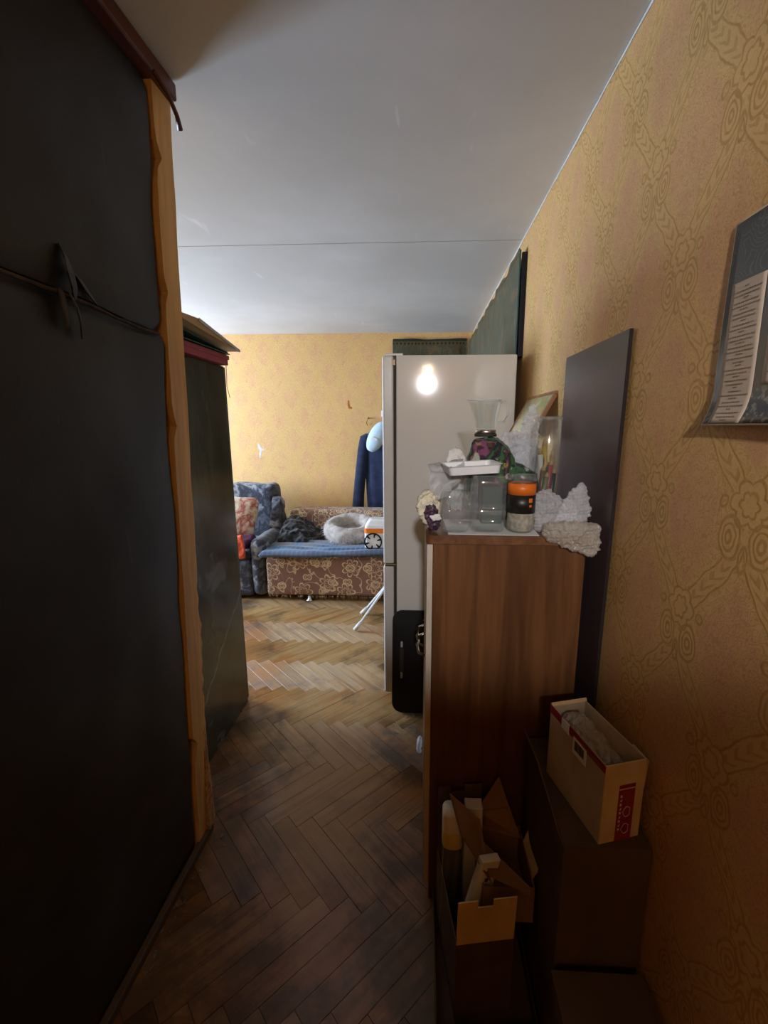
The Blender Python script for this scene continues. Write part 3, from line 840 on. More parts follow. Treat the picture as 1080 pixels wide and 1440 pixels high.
# dusty skirting at its foot
bm = bmesh.new()
box(bm, -0.822, -0.80, 0.2, 1.42, 0.0, 0.03, bev=0.004)
o = obj('baseboard_left', bm, M['card_dark']); tag(o, kind='structure')
bm = bmesh.new()
for i in range(60):
    y = random.uniform(0.7, 1.45); x = -0.80 + random.uniform(0.0, 0.03) + (0.05*random.random() if y > 1.3 else 0)
    r = random.uniform(0.0015, 0.006)
    crumple(bm, [(x+random.uniform(-r, r), y+random.uniform(-2*r, 2*r), random.uniform(0, r*0.8)) for _ in range(6)], 1, 0.001, 90, i)
o = obj('floor_dust', bm, M['dust']); tag(o, 'grey dust and fluff gathered along the foot of the black panel', 'dust', kind='stuff')

# ---------------------------------------------------------------- wardrobe with things on top
wd = empty('wardrobe', (-1.3, 1.86, 0)); tag(wd, 'dark lacquered wardrobe with smudged side standing behind the black panel', 'wardrobe')
def wl2(b): return (b[0]+1.3, b[1]+1.3, b[2]-1.86, b[3]-1.86, b[4], b[5])
bx('side_panel', wl2((-1.002, -0.98, 1.46, 2.222, 0.0, 1.835)), M['lacquer'], wd, bev=0.003)
bx('side_panel', wl2((-1.62, -1.598, 1.46, 2.222, 0.0, 1.835)), M['lacquer'], wd, bev=0.003)
bx('top_panel', wl2((-1.598, -1.002, 1.46, 2.222, 1.813, 1.835)), M['lacquer'], wd, bev=0.002)
bx('bottom_panel', wl2((-1.598, -1.002, 1.46, 2.222, 0.06, 0.08)), M['lacquer'], wd, bev=0.002)
bx('back_panel', wl2((-1.598, -1.002, 1.46, 1.466, 0.08, 1.813)), M['card_dark'], wd)
for s, (a, b) in enumerate(((-1.618, -1.302), (-1.298, -0.982))):
    d = bx('door', wl2((a, b, 2.224, 2.242, 0.02, 1.832)), M['lacquer'], wd, bev=0.003)
    hx = (-1.34 if s == 0 else -1.26)+1.3
    bm = bmesh.new(); tube(bm, [(hx, 0.382, 0.95), (hx, 0.412, 0.96), (hx, 0.412, 1.04), (hx, 0.382, 1.05)], 0.005, 8)
    hh = obj('handle', bm, M['brass'], d, True)
rb = empty('red_box', (-1.1, 1.95, 1.836)); tag(rb, 'flat dark red cardboard box lying on top of the wardrobe', 'box')
bx('box_base', (-0.33, 0.152, -0.30, 0.255, 0.0, 0.042), M['red_box'], rb, bev=0.003)
bx('lid', (-0.335, 0.157, -0.305, 0.26, 0.026, 0.046), M['red_box'], rb, bev=0.003)
bm = bmesh.new(); tube(bm, [(0.16, 0.20, 0.046), (0.164, 0.20, 0.02), (0.162, 0.203, -0.06), (0.158, 0.206, -0.10), (0.162, 0.213, -0.135), (0.166, 0.215, -0.155)], 0.0016, 5)
obj('string', bm, M['string'], rb, True)
gb = empty('green_folder', (-1.1, 1.95, 1.885)); tag(gb, 'dark green folder between the red box and the grey-edged board', 'folder')
bm = bmesh.new()
panel(bm, [(-0.3, -0.28, 0.0), (0.165, -0.28, 0.0), (0.165, 0.25, 0.0), (-0.3, 0.25, 0.0)], 0.004)
panel(bm, [(-0.3, -0.28, 0.005), (0.165, -0.28, 0.038), (0.165, 0.23, 0.005), (-0.3, 0.25, 0.005)], 0.004)
obj('cover', bm, M['green_card'], gb)
bx('page_block', (-0.29, 0.15, -0.27, 0.24, 0.004, 0.0055), M['paper'], gb)
db = empty('drawing_board', (-1.1, 1.95, 1.902)); tag(db, 'thin wooden board with grey edge lying tilted on top of the wardrobe stack', 'board')
bm = bmesh.new()
panel(bm, [(-0.36, -0.33, 0.05), (0.20, -0.33, 0.05), (0.205, -0.12, 0.058), (0.205, 0.268, 0.0), (-0.36, 0.268, 0.0), (-0.36, -0.12, 0.058)][0:6], 0.008, (0, 0, 1))
obj('sheet', bm, M['board_wood'], db)
bm = bmesh.new()
panel(bm, [(0.2055, -0.12, 0.055), (0.2055, 0.27, -0.003), (0.2055, 0.27, 0.008), (0.2055, -0.12, 0.068)], 0.004, (1, 0, 0))
obj('edge_strip', bm, M['grey_edge'], db)

# ---------------------------------------------------------------- fridge
fr = empty('refrigerator', (0.13, 2.58, 0)); tag(fr, 'tall off-white two-door refrigerator with bright plain side', 'refrigerator')
def fl(b): return (b[0]-0.13, b[1]-0.13, b[2]-2.58, b[3]-2.58, b[4], b[5])
bx('body', fl((-0.133, 0.46, 2.28, 2.88, 0.03, 1.89)), M['fridge'], fr, bev=0.006, seg=3, smooth=False)
bx('gasket', fl((-0.147, -0.134, 2.287, 2.873, 0.045, 1.875)), M['gasket'], fr)
d1 = bx('upper_door', fl((-0.203, -0.147, 2.278, 2.882, 0.815, 1.888)), M['fridge_door'], fr, bev=0.010, seg=4)
d2 = bx('lower_door', fl((-0.203, -0.147, 2.278, 2.882, 0.045, 0.802)), M['fridge_door'], fr, bev=0.010, seg=4)
bx('hinge', fl((-0.185, -0.135, 2.279, 2.31, 1.84, 1.872)), M['bronze'], fr, bev=0.003)
bx('hinge', fl((-0.195, -0.135, 2.277, 2.30, 0.802, 0.815)), M['bronze'], fr, bev=0.002)
bx('top_hinge_cover', fl((-0.19, -0.10, 2.30, 2.36, 1.89, 1.902)), M['fridge_door'], fr, bev=0.003)
for fx in (-0.10, 0.42):
    for fy in (2.32, 2.84):
        bm = bmesh.new(); lathe(bm, [(0.016, 0), (0.016, 0.012), (0.010, 0.014), (0.010, 0.032)], 14, fx-0.13, fy-2.58, close=True)
        obj('foot', bm, M['black_plastic'], fr)

# black slotted board leaning on the fridge
bb = empty('black_board', (0.0, 2.175, 0.0), rot=(math.radians(-9.2), 0, 0)); tag(bb, 'black plastic board with rounded corners and cut slots leaning on the refrigerator', 'board')
bm = bmesh.new()
def rrect(x0, x1, z0, z1, r, n=6):
    out = []
    for cx, cz, a0 in ((x1-r, z0+r, -PI/2), (x1-r, z1-r, 0), (x0+r, z1-r, PI/2), (x0+r, z0+r, PI)):
        for i in range(n+1):
            a = a0 + PI/2*i/n
            out.append((cx + r*math.cos(a), cz + r*math.sin(a)))
    return out
def slotted(bm, outer, holes, y0, y1):
    """plate with holes, made by filling outlines"""
    for y in (y0, y1):
        edges = []
        for ring in [outer]+holes:
            vs = [bm.verts.new((p[0], y, p[1])) for p in ring]
            edges += [bm.edges.new((vs[i], vs[(i+1) % len(vs)])) for i in range(len(vs))]
        bmesh.ops.triangle_fill(bm, edges=edges, use_beauty=True)
    bm.verts.ensure_lookup_table()
    half = len(bm.verts)//2
    off = 0
    for ring in [outer]+holes:
        n = len(ring)
        for i in range(n):
            j = (i+1) % n
            bm.faces.new((bm.verts[off+i], bm.verts[off+j], bm.verts[half+off+j], bm.verts[half+off+i]))
        off += n
holes = [rrect(-0.108, -0.096, 0.355, 0.395, 0.005, 3), rrect(-0.108, -0.096, 0.185, 0.225, 0.005, 3), rrect(0.015, 0.075, 0.505, 0.52, 0.006, 3)]
slotted(bm, rrect(-0.153, 0.22, 0.0, 0.565, 0.055), holes, -0.012, 0.0)
obj('plate', bm, M['black_plastic'], bb)
bx('groove', (-0.113, -0.091, -0.0135, -0.0118, 0.225, 0.355), M['gasket'], bb)

# ---------------------------------------------------------------- cabinet
cb = empty('cabinet', (0.24, 1.52, 0)); tag(cb, 'red-brown veneered cabinet crowded with glassware and bubble wrap on top', 'cabinet')
def cl(b): return (b[0]-0.24, b[1]-0.24, b[2]-1.52, b[3]-1.52, b[4], b[5])
bx('side_panel', cl((0.034, 0.455, 1.20, 1.218, 0.0, 1.226)), M['cabinet'], cb, bev=0.001)
bx('side_panel', cl((0.034, 0.455, 1.832, 1.85, 0.0, 1.226)), M['cabinet'], cb, bev=0.001)
bx('back_panel', cl((0.449, 0.455, 1.218, 1.832, 0.06, 1.226)), M['card_dark'], cb)
bx('shelf', cl((0.05, 0.448, 1.218, 1.832, 0.06, 0.078)), M['cabinet'], cb)
bx('shelf', cl((0.05, 0.448, 1.218, 1.832, 0.62, 0.638)), M['cabinet'], cb)
bm = bmesh.new()
tp = [(p[0]-0.24, p[1]-1.52) for p in ([(0.462, 1.19), (0.462, 1.86), (0.012, 1.86)] + [(0.012+0.02-0.02*math.cos(a*PI/12), 1.19+0.02-0.02*math.sin(a*PI/12)) for a in range(7)])]
panel(bm, [(p[0], p[1], 1.226) for p in tp], 0.024, (0, 0, 1))
obj('top', bm, M['cabinet_top'], cb)
for i, (a, b) in enumerate(((1.203, 1.523), (1.527, 1.847))):
    d = bx('door', cl((0.016, 0.033, a, b, 0.065, 1.222)), M['cabinet'], cb, bev=0.001)
    bx('edge_band', cl((0.0165, 0.0325, a-0.0012, a, 0.066, 1.221)), M['pale_edge'], d)
    hy = 1.49 if i == 0 else 1.56
    bm = bmesh.new()
    tube(bm, [(x-0.24, hy-1.52, z) for x, z in ((0.018, 0.72), (-0.004, 0.73), (-0.012, 0.765), (-0.004, 0.80), (0.018, 0.81))], 0.005, 8)
    obj('handle', bm, M['brass'], d, True)
bx('plinth', cl((0.05, 0.066, 1.218, 1.832, 0.0, 0.058)), M['cabinet'], cb)

# dark panel against the wall
dp = empty('laminate_panel', (0.49, 1.4, 0)); tag(dp, 'tall dark plum laminate panel standing against the wallpaper behind the cabinet', 'panel')
bm = bmesh.new()
a = [(0.491, 1.163, 0), (0.500, 1.163, 0), (0.500, 1.64, 0), (0.491, 1.64, 0)]
B = [bm.verts.new((p[0]-0.49, p[1]-1.4, 0.0)) for p in a]; T = [bm.verts.new((p[0]-0.49+0.010, p[1]-1.4, 1.781)) for p in a]
bm.faces.new(B[::-1]); bm.faces.new(T)
for i in range(4): bm.faces.new((B[i], B[(i+1) % 4], T[(i+1) % 4], T[i]))
obj('board', bm, M['dark_panel'], dp)
for y in (1.1615, 1.6403):
    bm = bmesh.new(); panel(bm, [(0.001, y-1.4, 0.0), (0.010, y-1.4, 0.0), (0.020, y-1.4, 1.781), (0.011, y-1.4, 1.781)], 0.0012, (0, 1, 0))
    obj('edge_band', bm, M['dark_edge'], dp)

# ---------------------------------------------------------------- things on the cabinet
ZT = 1.2505
# paper under the jars
bm = bmesh.new(); panel(bm, [(0.075, 1.205, ZT), (0.325, 1.198, ZT), (0.335, 1.40, ZT), (0.07, 1.40, ZT)], 0.0012, (0, 0, 1))
o = obj('paper_sheet', bm, M['paper']); tag(o, 'white sheet of paper under the clear containers on the cabinet', 'paper')
ZP = ZT + 0.0014

def container(name, label, cx, cy, hw, hd, h, rot, lidded=True):
    e = empty(name, (cx, cy, ZP), rot); tag(e, label, 'container', 'clear containers on the cabinet')
    bm = bmesh.new()
    pr = [(0.001, 0.002), (0.80, 0.002), (0.93, 0.008), (0.97, 0.02), (1.0, 0.05), (1.0, h-0.035), (0.985, h-0.018), (0.94, h-0.006), (0.86, h), (0.001, h)]
    lathe(bm, [(r*hw, z) for r, z in pr], 40, sy=hd/hw, sq=0.55)
    obj('shell', bm, M['clear_plastic'], e, True)
    bm = bmesh.new()
    lathe(bm, [(hw*0.99, 0.052), (hw*1.02, 0.056), (hw*1.02, 0.062), (hw*0.99, 0.066)], 40, sy=hd/hw, sq=0.55)
    obj('rim', bm, M['clear_plastic'], e, True)
    bm = bmesh.new()
    lathe(bm, [(0.001, h*0.035), (hw*0.7, h*0.035), (hw*0.78, h*0.07)], 32, sy=hd/hw, sq=0.5)
    obj('inner_base', bm, M['clear_plastic'], e, True)
    return e
container('clear_container', 'short clear square plastic container at the left front of the cabinet top', 0.096, 1.25, 0.041, 0.040, 0.115, 0.05)
container('clear_container', 'larger clear plastic container with rounded shoulders beside the orange-banded jar', 0.190, 1.262, 0.0495, 0.048, 0.158, -0.06)
container('clear_container', 'tall clear plastic container behind the short one, under the white tray', 0.125, 1.365, 0.045, 0.045, 0.158, 0.1)
# dark green box seen through the middle container
bm = boxm(-0.032, 0.032, -0.035, 0.035, 0, 0.115, 0.004)
o = obj('green_box', bm, M['green_card'], None, loc=(0.215, 1.372, ZP)); tag(o, 'dark green box behind the clear round-shouldered container', 'box')

j = empty('orange_jar', (0.283, 1.252, ZP)); tag(j, 'glass jar with orange band and black label on the cabinet', 'jar')
bm = bmesh.new(); lathe(bm, [(0.001, 0.001), (0.032, 0.001), (0.037, 0.006), (0.0385, 0.014), (0.0385, 0.135), (0.036, 0.143), (0.034, 0.147)], 36)
obj('glass_body', bm, M['glass'], j, True)
bm = bmesh.new(); lathe(bm, [(0.036, 0.146), (0.0395, 0.147), (0.0395, 0.158), (0.036, 0.163), (0.001, 0.164)], 36)
obj('lid', bm, M['clear_plastic'], j, True)
bm = bmesh.new(); lathe(bm, [(0.0389, 0.108), (0.0392, 0.108), (0.0392, 0.140), (0.0389, 0.140)], 36)
obj('orange_band', bm, M['orange_label'], j, True)
bm = bmesh.new(); lathe(bm, [(0.0389, 0.056), (0.0393, 0.056), (0.0393, 0.108), (0.0389, 0.108)], 36)
lb = obj('black_label', bm, M['black_label'], j, True)
bm = bmesh.new()
for kx, (a0, a1, z0, z1) in enumerate(((-1.25, -0.95, 0.088, 0.100), (-1.2, -1.0, 0.075, 0.082))):
    pts = []
    for a in [a0+(a1-a0)*i/4 for i in range(5)]: pts.append((0.0397*math.cos(a), 0.0397*math.sin(a)))
    for i in range(4):
        vs = [bm.verts.new((pts[i][0], pts[i][1], z0)), bm.verts.new((pts[i+1][0], pts[i+1][1], z0)), bm.verts.new((pts[i+1][0], pts[i+1][1], z1)), bm.verts.new((pts[i][0], pts[i][1], z1))]
        bm.faces.new(vs)
obj('label_print', bm, M['orange_label'], lb)
bm = bmesh.new(); lathe(bm, [(0.001, 0.004), (0.033, 0.004), (0.0375, 0.015), (0.0375, 0.135), (0.02, 0.132), (0.001, 0.138)], 28)
obj('contents', bm, M['coffee'], j, True)

# white tray lying on the containers
t = empty('white_tray', (0.135, 1.315, ZP+0.162), rot=(0.02, -0.05, 0.12)); tag(t, 'shallow white plastic tray lying on the clear containers', 'tray')
bm = bmesh.new()
def rr3(x0, x1, y0, y1, r, z): return [(p[0], p[1], z) for p in rrect(x0, x1, y0, y1, r)]
loft(bm, [rr3(-0.062, 0.082, -0.058, 0.058, 0.012, 0.0), rr3(-0.066, 0.086, -0.062, 0.062, 0.014, 0.022), rr3(-0.072, 0.092, -0.066, 0.066, 0.016, 0.026), rr3(-0.064, 0.084, -0.06, 0.06, 0.013, 0.024), rr3(-0.060, 0.080, -0.056, 0.056, 0.011, 0.003)])
obj('tray_body', bm, M['white_plastic'], t)

# thin white bag at the left
def bag_mesh():
    bm = bmesh.new(); G = []
    nu, nv = 26, 26
    A = [Vector((0.005, 1.30, 1.42)), Vector((0.13, 1.33, 1.452)), Vector((0.135, 1.45, 1.43)), Vector((0.03, 1.45, 1.415))]
    for jv in range(nv+1):
        v = jv/nv; row = []
        for iu in range(nu+1):
            u = iu/nu
            p = A[0].lerp(A[1], u).lerp(A[3].lerp(A[2], u), v)
            q = Vector((0.03 + 0.06*u, 1.30+0.02*u, 1.28))
            f = max(0.0, 1-v*1.6)**1.5*(1-u*0.5)
            p = p.lerp(q, f*0.95)
            p = p + Vector((nz(p, 40, 1)*0.012, nz(p, 40, 2)*0.012, ridged(p, 30, 3)*0.014))
            row.append(bm.verts.new(p))
        G.append(row)
    for a in range(nv):
        for b in range(nu):
            bm.faces.new((G[a][b], G[a][b+1], G[a+1][b+1], G[a+1][b]))
    return bm
bg = obj('plastic_bag', bag_mesh(), M['bag'], smooth=True); tag(bg, 'thin white plastic bag drooping at the left of the cabinet top', 'bag')
md = bg.modifiers.new('thick', 'SOLIDIFY'); md.thickness = 0.0008
bm = bmesh.new(); crumple(bm, [(0.075, 1.43, 1.42), (0.13, 1.43, 1.42), (0.085, 1.47, 1.42), (0.14, 1.47, 1.42), (0.088, 1.44, 1.478), (0.115, 1.45, 1.482), (0.14, 1.45, 1.462), (0.10, 1.45, ZT), (0.13, 1.46, ZT)], 4, 0.006, 45, 2, keep=ZT)
o = obj('crumpled_tissue', bm, M['paper'], smooth=True); tag(o, 'crumpled white tissue standing behind the white tray', 'tissue')
bm = bmesh.new(); crumple(bm, [(-0.018, 1.26, 1.335), (-0.005, 1.25, 1.30), (0.012, 1.255, 1.272), (0.03, 1.26, 1.36), (0.005, 1.29, 1.362), (0.045, 1.28, 1.345), (0.04, 1.27, ZT), (0.02, 1.28, ZT), (0.055, 1.30, 1.30), (0.02, 1.25, 1.345)], 4, 0.008, 60, 5, keep=ZT)
o = obj('crumpled_cream_paper', bm, M['cream'], smooth=True); tag(o, 'crumpled cream paper at the left corner of the cabinet top', 'paper')
bm = bmesh.new(); crumple(bm, [(0.006, 1.225, 1.315), (0.04, 1.225, 1.325), (0.055, 1.225, 1.30), (0.015, 1.23, 1.29), (0.045, 1.24, 1.285), (0.03, 1.235, ZT), (0.05, 1.245, ZT), (0.02, 1.24, 1.332)], 4, 0.005, 70, 8, keep=ZT)
o = obj('candy_wrapper', bm, M['purple'], smooth=False); tag(o, 'small dark purple and white wrapper before the crumpled cream paper', 'wrapper')
bm = bmesh.new(); crumple(bm, [(0.022, 1.217, 1.300), (0.050, 1.216, 1.306), (0.058, 1.218, 1.292), (0.034, 1.216, 1.286), (0.04, 1.226, 1.295)], 3, 0.003, 70, 9)
obj('white_corner', bm, M['paper'], o)

# floral cloth bundle with the jug on it
bm = bmesh.new()
crumple(bm, [(0.15, 1.46, ZT), (0.31, 1.45, ZT), (0.14, 1.62, ZT), (0.32, 1.62, ZT), (0.145, 1.47, 1.41), (0.165, 1.48, 1.495), (0.18, 1.58, 1.513), (0.255, 1.56, 1.513), (0.25, 1.46, 1.508), (0.178, 1.46, 1.505), (0.31, 1.47, 1.45), (0.32, 1.58, 1.44)], 5, 0.006, 30, 3, keep=ZT, ridge=False)
crumple(bm, [(0.28, 1.44, ZT), (0.40, 1.47, ZT), (0.29, 1.55, ZT), (0.40, 1.55, ZT), (0.29, 1.45, 1.425), (0.355, 1.47, 1.41), (0.385, 1.48, 1.40), (0.385, 1.55, 1.395), (0.30, 1.54, 1.44)], 4, 0.006, 32, 6, keep=ZT, ridge=False)
o = obj('floral_cloth_bundle', bm, M['floral_cloth'], smooth=True); tag(o, 'dark cloth bundle with green and purple floral print under the jug', 'cloth')
jg = empty('blender_jug', (0.212, 1.515, 1.523)); tag(jg, 'clear glass blender jug standing on the floral cloth bundle', 'jug')
bm = bmesh.new()
prof = [(0.001, 0.012), (0.028, 0.012), (0.031, 0.014), (0.036, 0.035), (0.047, 0.095), (0.0485, 0.108), (0.0468, 0.108), (0.0450, 0.095), (0.034, 0.035), (0.029, 0.017), (0.001, 0.016)]
lathe(bm, prof, 40)
for v in bm.verts:                                     # pouring spout on the left
    if v.co.z > 0.08:
        a = math.atan2(v.co.y, v.co.x)
        f = max(0.0, math.cos(a-PI))**14*(v.co.z-0.08)/0.028
        v.co.x -= 0.016*f
obj('jug_body', bm, M['glass'], jg, True)
bm = bmesh.new(); tube(bm, [(0.045, 0, 0.100), (0.058, 0, 0.104), (0.070, 0, 0.090), (0.071, 0, 0.062), (0.060, 0, 0.040), (0.038, 0, 0.036)], [0.004, 0.0045, 0.005, 0.005, 0.0045, 0.004], 10)
obj('handle', bm, M['clear_plastic'], jg, True)
bm = bmesh.new(); tube(bm, [(0.0477*math.cos(a*PI/18) - (0.016*max(0.0, math.cos(a*PI/18-PI))**14), 0.0477*math.sin(a*PI/18), 0.1085) for a in range(37)], 0.0013, 6, cap=False); obj('rim', bm, M['frost'], jg, True)
bm = bmesh.new(); lathe(bm, [(0.001, 0.0), (0.033, 0.0), (0.035, 0.002), (0.035, 0.010), (0.032, 0.0125), (0.001, 0.0125)], 36)
obj('collar', bm, M['brass'], jg, True)
bm = bmesh.new(); lathe(bm, [(0.034, -0.010), (0.037, -0.009), (0.037, -0.001), (0.034, 0.0)], 36)
obj('base_ring', bm, M['gasket'], jg, True)

# bubble wrap
bm = bmesh.new()
crumple(bm, [(0.325, 1.58, 1.40), (0.395, 1.58, 1.40), (0.345, 1.66, ZT), (0.40, 1.66, ZT), (0.36, 1.60, 1.54), (0.383, 1.60, 1.622), (0.392, 1.61, 1.612), (0.404, 1.60, 1.55), (0.37, 1.64, 1.55), (0.40, 1.64, 1.50)], 6, 0.012, 32, 2, keep=ZT, bub=0.0032)
crumple(bm, [(0.36, 1.68, ZT), (0.45, 1.68, ZT), (0.36, 1.83, ZT), (0.45, 1.83, ZT), (0.38, 1.70, 1.49), (0.43, 1.70, 1.50), (0.39, 1.82, 1.48), (0.43, 1.82, 1.49)], 6, 0.008, 30, 6, keep=ZT, bub=0.0032)
crumple(bm, [(0.268, 1.575, 1.492), (0.285, 1.575, 1.53), (0.312, 1.58, 1.535), (0.37, 1.58, 1.50), (0.335, 1.58, 1.40), (0.40, 1.60, 1.42), (0.30, 1.64, 1.46), (0.37, 1.64, 1.46)], 6, 0.010, 36, 4, bub=0.0032)
o = obj('bubble_wrap', bm, M['bubble'], smooth=True); tag(o, 'tall white bubble wrap heap behind the jug', 'bubble wrap', 'bubble wrap on the cabinet')
bm = bmesh.new()
crumple(bm, [(0.326, 1.25, ZT), (0.42, 1.24, ZT), (0.33, 1.31, ZT), (0.45, 1.31, ZT), (0.326, 1.255, 1.355), (0.338, 1.26, 1.385), (0.345, 1.26, 1.37), (0.39, 1.25, 1.33), (0.36, 1.30, 1.36), (0.45, 1.25, 1.29)], 6, 0.012, 34, 7, keep=ZT, bub=0.0032)
crumple(bm, [(0.37, 1.24, 1.27), (0.44, 1.235, 1.395), (0.45, 1.25, 1.398), (0.462, 1.26, 1.35), (0.476, 1.24, 1.31), (0.468, 1.235, 1.285), (0.40, 1.24, 1.345), (0.42, 1.28, 1.29), (0.45, 1.28, 1.33)], 6, 0.006, 40, 9, bub=0.0032)
o = obj('bubble_wrap', bm, M['bubble'], smooth=True); tag(o, 'pointed grey bubble wrap sheet at the front right of the cabinet top', 'bubble wrap', 'bubble wrap on the cabinet')
bm = bmesh.new()
crumple(bm, [(0.335, 1.185, 1.255), (0.345, 1.18, 1.292), (0.39, 1.165, 1.295), (0.43, 1.165, 1.285), (0.475, 1.17, 1.285), (0.481, 1.19, 1.262), (0.478, 1.172, 1.222), (0.465, 1.165, 1.20), (0.44, 1.168, 1.215), (0.36, 1.168, 1.235), (0.345, 1.225, 1.27), (0.42, 1.225, 1.275)], 6, 0.009, 38, 12, bub=0.0032)
o = obj('bubble_wrap', bm, M['bubble_dull'], smooth=True); tag(o, 'yellowish bubble wrap roll hanging over the right front edge of the cabinet', 'bubble wrap', 'bubble wrap on the cabinet')

# tall vase with sticks inside
vs_ = empty('glass_vase', (0.40, 1.44, ZT)); tag(vs_, 'tall straight glass vase filled with coloured sticks beside the dark panel', 'vase')
bm = bmesh.new(); lathe(bm, [(0.001, 0.0), (0.036, 0.0), (0.0385, 0.004), (0.0385, 0.322), (0.0375, 0.324), (0.0365, 0.322), (0.0362, 0.014), (0.001, 0.012)], 40)
obj('vase_glass', bm, M['glass'], vs_, True)
bm = bmesh.new(); lathe(bm, [(0.0385, 0.316), (0.041, 0.317), (0.041, 0.326), (0.036, 0.327), (0.036, 0.318)], 40)
obj('rim', bm, M['clear_plastic'], vs_, True)
cols = [('green', (0.03, 0.14, 0.05)), ('yellow', (0.55, 0.36, 0.05)), ('purple', (0.10, 0.03, 0.16)), ('white', (0.62, 0.60, 0.55)), ('brown', (0.16, 0.07, 0.03)), ('olive', (0.14, 0.15, 0.04)), ('red', (0.35, 0.04, 0.04)), ('black', (0.02, 0.02, 0.025)), ('tan', (0.38, 0.24, 0.11))]
for i, (nm, c) in enumerate(cols):
    a = 2*PI*i/len(cols) + 0.4
    r0 = 0.008 + 0.009*(i % 3); r1 = 0.018 + 0.006*(i % 2)
    h = [0.17, 0.245, 0.20, 0.215, 0.16, 0.14, 0.18, 0.15, 0.21][i]
    e = empty('colored_stick', (0.40, 1.44, ZT+0.0145)); tag(e, nm + ' stick standing inside the tall glass vase', 'stick', 'sticks in the glass vase')
    p0 = Vector((r0*math.cos(a), r0*math.sin(a), 0.002)); p1 = Vector((r1*math.cos(a+0.7), r1*math.sin(a+0.7), h))
    mat = plain(nm + '_stick_paint', c, 0.4)
    bm = bmesh.new(); tube(bm, [p0, p0.lerp(p1, 0.5), p1.lerp(p0, 0.1)], 0.0085, 8); obj('shaft', bm, mat, e, True)
    bm = bmesh.new(); tube(bm, [p1.lerp(p0, 0.1), p1.lerp(p0, 0.04), p1], [0.0085, 0.005, 0.0010], 8); obj('tip', bm, M['board_wood'], e, True)

# small picture tilted behind the vase
ln = math.radians(28)
pc = empty('small_picture', (0.412, 1.98, 1.505), rot=(0, ln, 0))
tag(pc, 'small brown framed picture leaning on the right wall behind the bubble wrap', 'picture')
pl_, ph, fw_ = 0.22, 0.20, 0.012
for b in ((0.0, 0.016, -pl_, pl_, ph-fw_, ph), (0.0, 0.016, -pl_, pl_, 0.0, fw_), (0.0, 0.016, -pl_, -pl_+fw_, fw_, ph-fw_), (0.0, 0.016, pl_-fw_, pl_, fw_, ph-fw_)):
    bx('frame_bar', b, M['frame_wood'], pc, bev=0.002)
bx('canvas', (0.004, 0.009, -pl_+fw_*0.8, pl_-fw_*0.8, fw_*0.8, ph-fw_*0.8), M['picture'], pc)

# ---------------------------------------------------------------- rugs on the walls
def wall_rug(name, label, axis, a0, a1, z0, z1, base, th, wav):
    e = empty(name, ((base, a0, z0) if axis == 'y' else (a0, base, z0))); tag(e, label, 'rug', 'wall rugs')
    bm = bmesh.new(); nu, nv = 60, 24; F, B = [], []
    for jv in range(nv+1):
        rf, rb_ = [], []
        for iu in range(nu+1):
            a = (a1-a0)*iu/nu
            top = z1 - z0 + wav*(math.cos(2*PI*a/0.235)*0.5-0.5) - (0.010*nz((a*4, 0, 0), 1, 5))
            z = top*jv/nv
            d = 0.006*math.sin(a*13)*(jv/nv) + 0.004*nz((a, z, 0), 6, 2)
            if axis == 'y': f = (-th-d, a, z); b_ = (-d, a, z)
            else: f = (a, -th-d, z); b_ = (a, -d, z)
            rf.append(bm.verts.new(f)); rb_.append(bm.verts.new(b_))
        F.append(rf); B.append(rb_)
    for jv in range(nv):
        for iu in range(nu):
            bm.faces.new((F[jv][iu], F[jv][iu+1], F[jv+1][iu+1], F[jv+1][iu]))
    obj('pile', bm.copy() if False else bm, M['rug'], e, True)
    bm = bmesh.new()
    def grid(off, mat, name2):
        bm = bmesh.new(); G = []
        for jv in range(nv+1):
            row = []
            for iu in range(nu+1):
                a = (a1-a0)*iu/nu
                top = z1 - z0 + wav*(math.cos(2*PI*a/0.235)*0.5-0.5) - (0.010*nz((a*4, 0, 0), 1, 5))
                z = top*jv/nv
                d = 0.006*math.sin(a*13)*(jv/nv) + 0.004*nz((a, z, 0), 6, 2)
                row.append(bm.verts.new((off-d, a, z) if axis == 'y' else (a, off-d, z)))
            G.append(row)
        for jv in range(nv):
            for iu in range(nu):
                bm.faces.new((G[jv][iu], G[jv][iu+1], G[jv+1][iu+1], G[jv+1][iu]))
        return obj(name2, bm, mat, e, True)
    grid(-th+0.003, M['rug_back'], 'backing')
    for aa in (0.0, a1-a0):
        bm = bmesh.new()
        pts = [((-th*0.6, aa, z) if axis == 'y' else (aa, -th*0.6, z)) for z in [ (z1-z0-0.008)*i/20 for i in range(21)]]
        tube(bm, pts, 0.005, 7)
        obj('edge_binding', bm, M['rug_edge'], e, True)
    return e
wall_rug('wall_rug', 'green and brown rug with wavy top hanging on the right wall beyond the refrigerator', 'y', 2.43, 4.83, 1.0, 2.415, 0.486, 0.012, 0.016)
wall_rug('wall_rug', 'dark green rug with dotted border hanging on the far wall above the refrigerator', 'x', -0.315, 0.455, 1.0, 2.432, 4.862, 0.012, 0.003)
# battens the side rug hangs from, dark behind its near edge
bm = boxm(0.489, 0.5135, 2.425, 4.82, 2.30, 2.33); box(bm, 0.489, 0.5135, 2.42, 2.44, 1.90, 2.395)
o = obj('rug_batten', bm, M['rug_back']); tag(o, 'dark batten behind the near edge of the wall rug', 'batten')

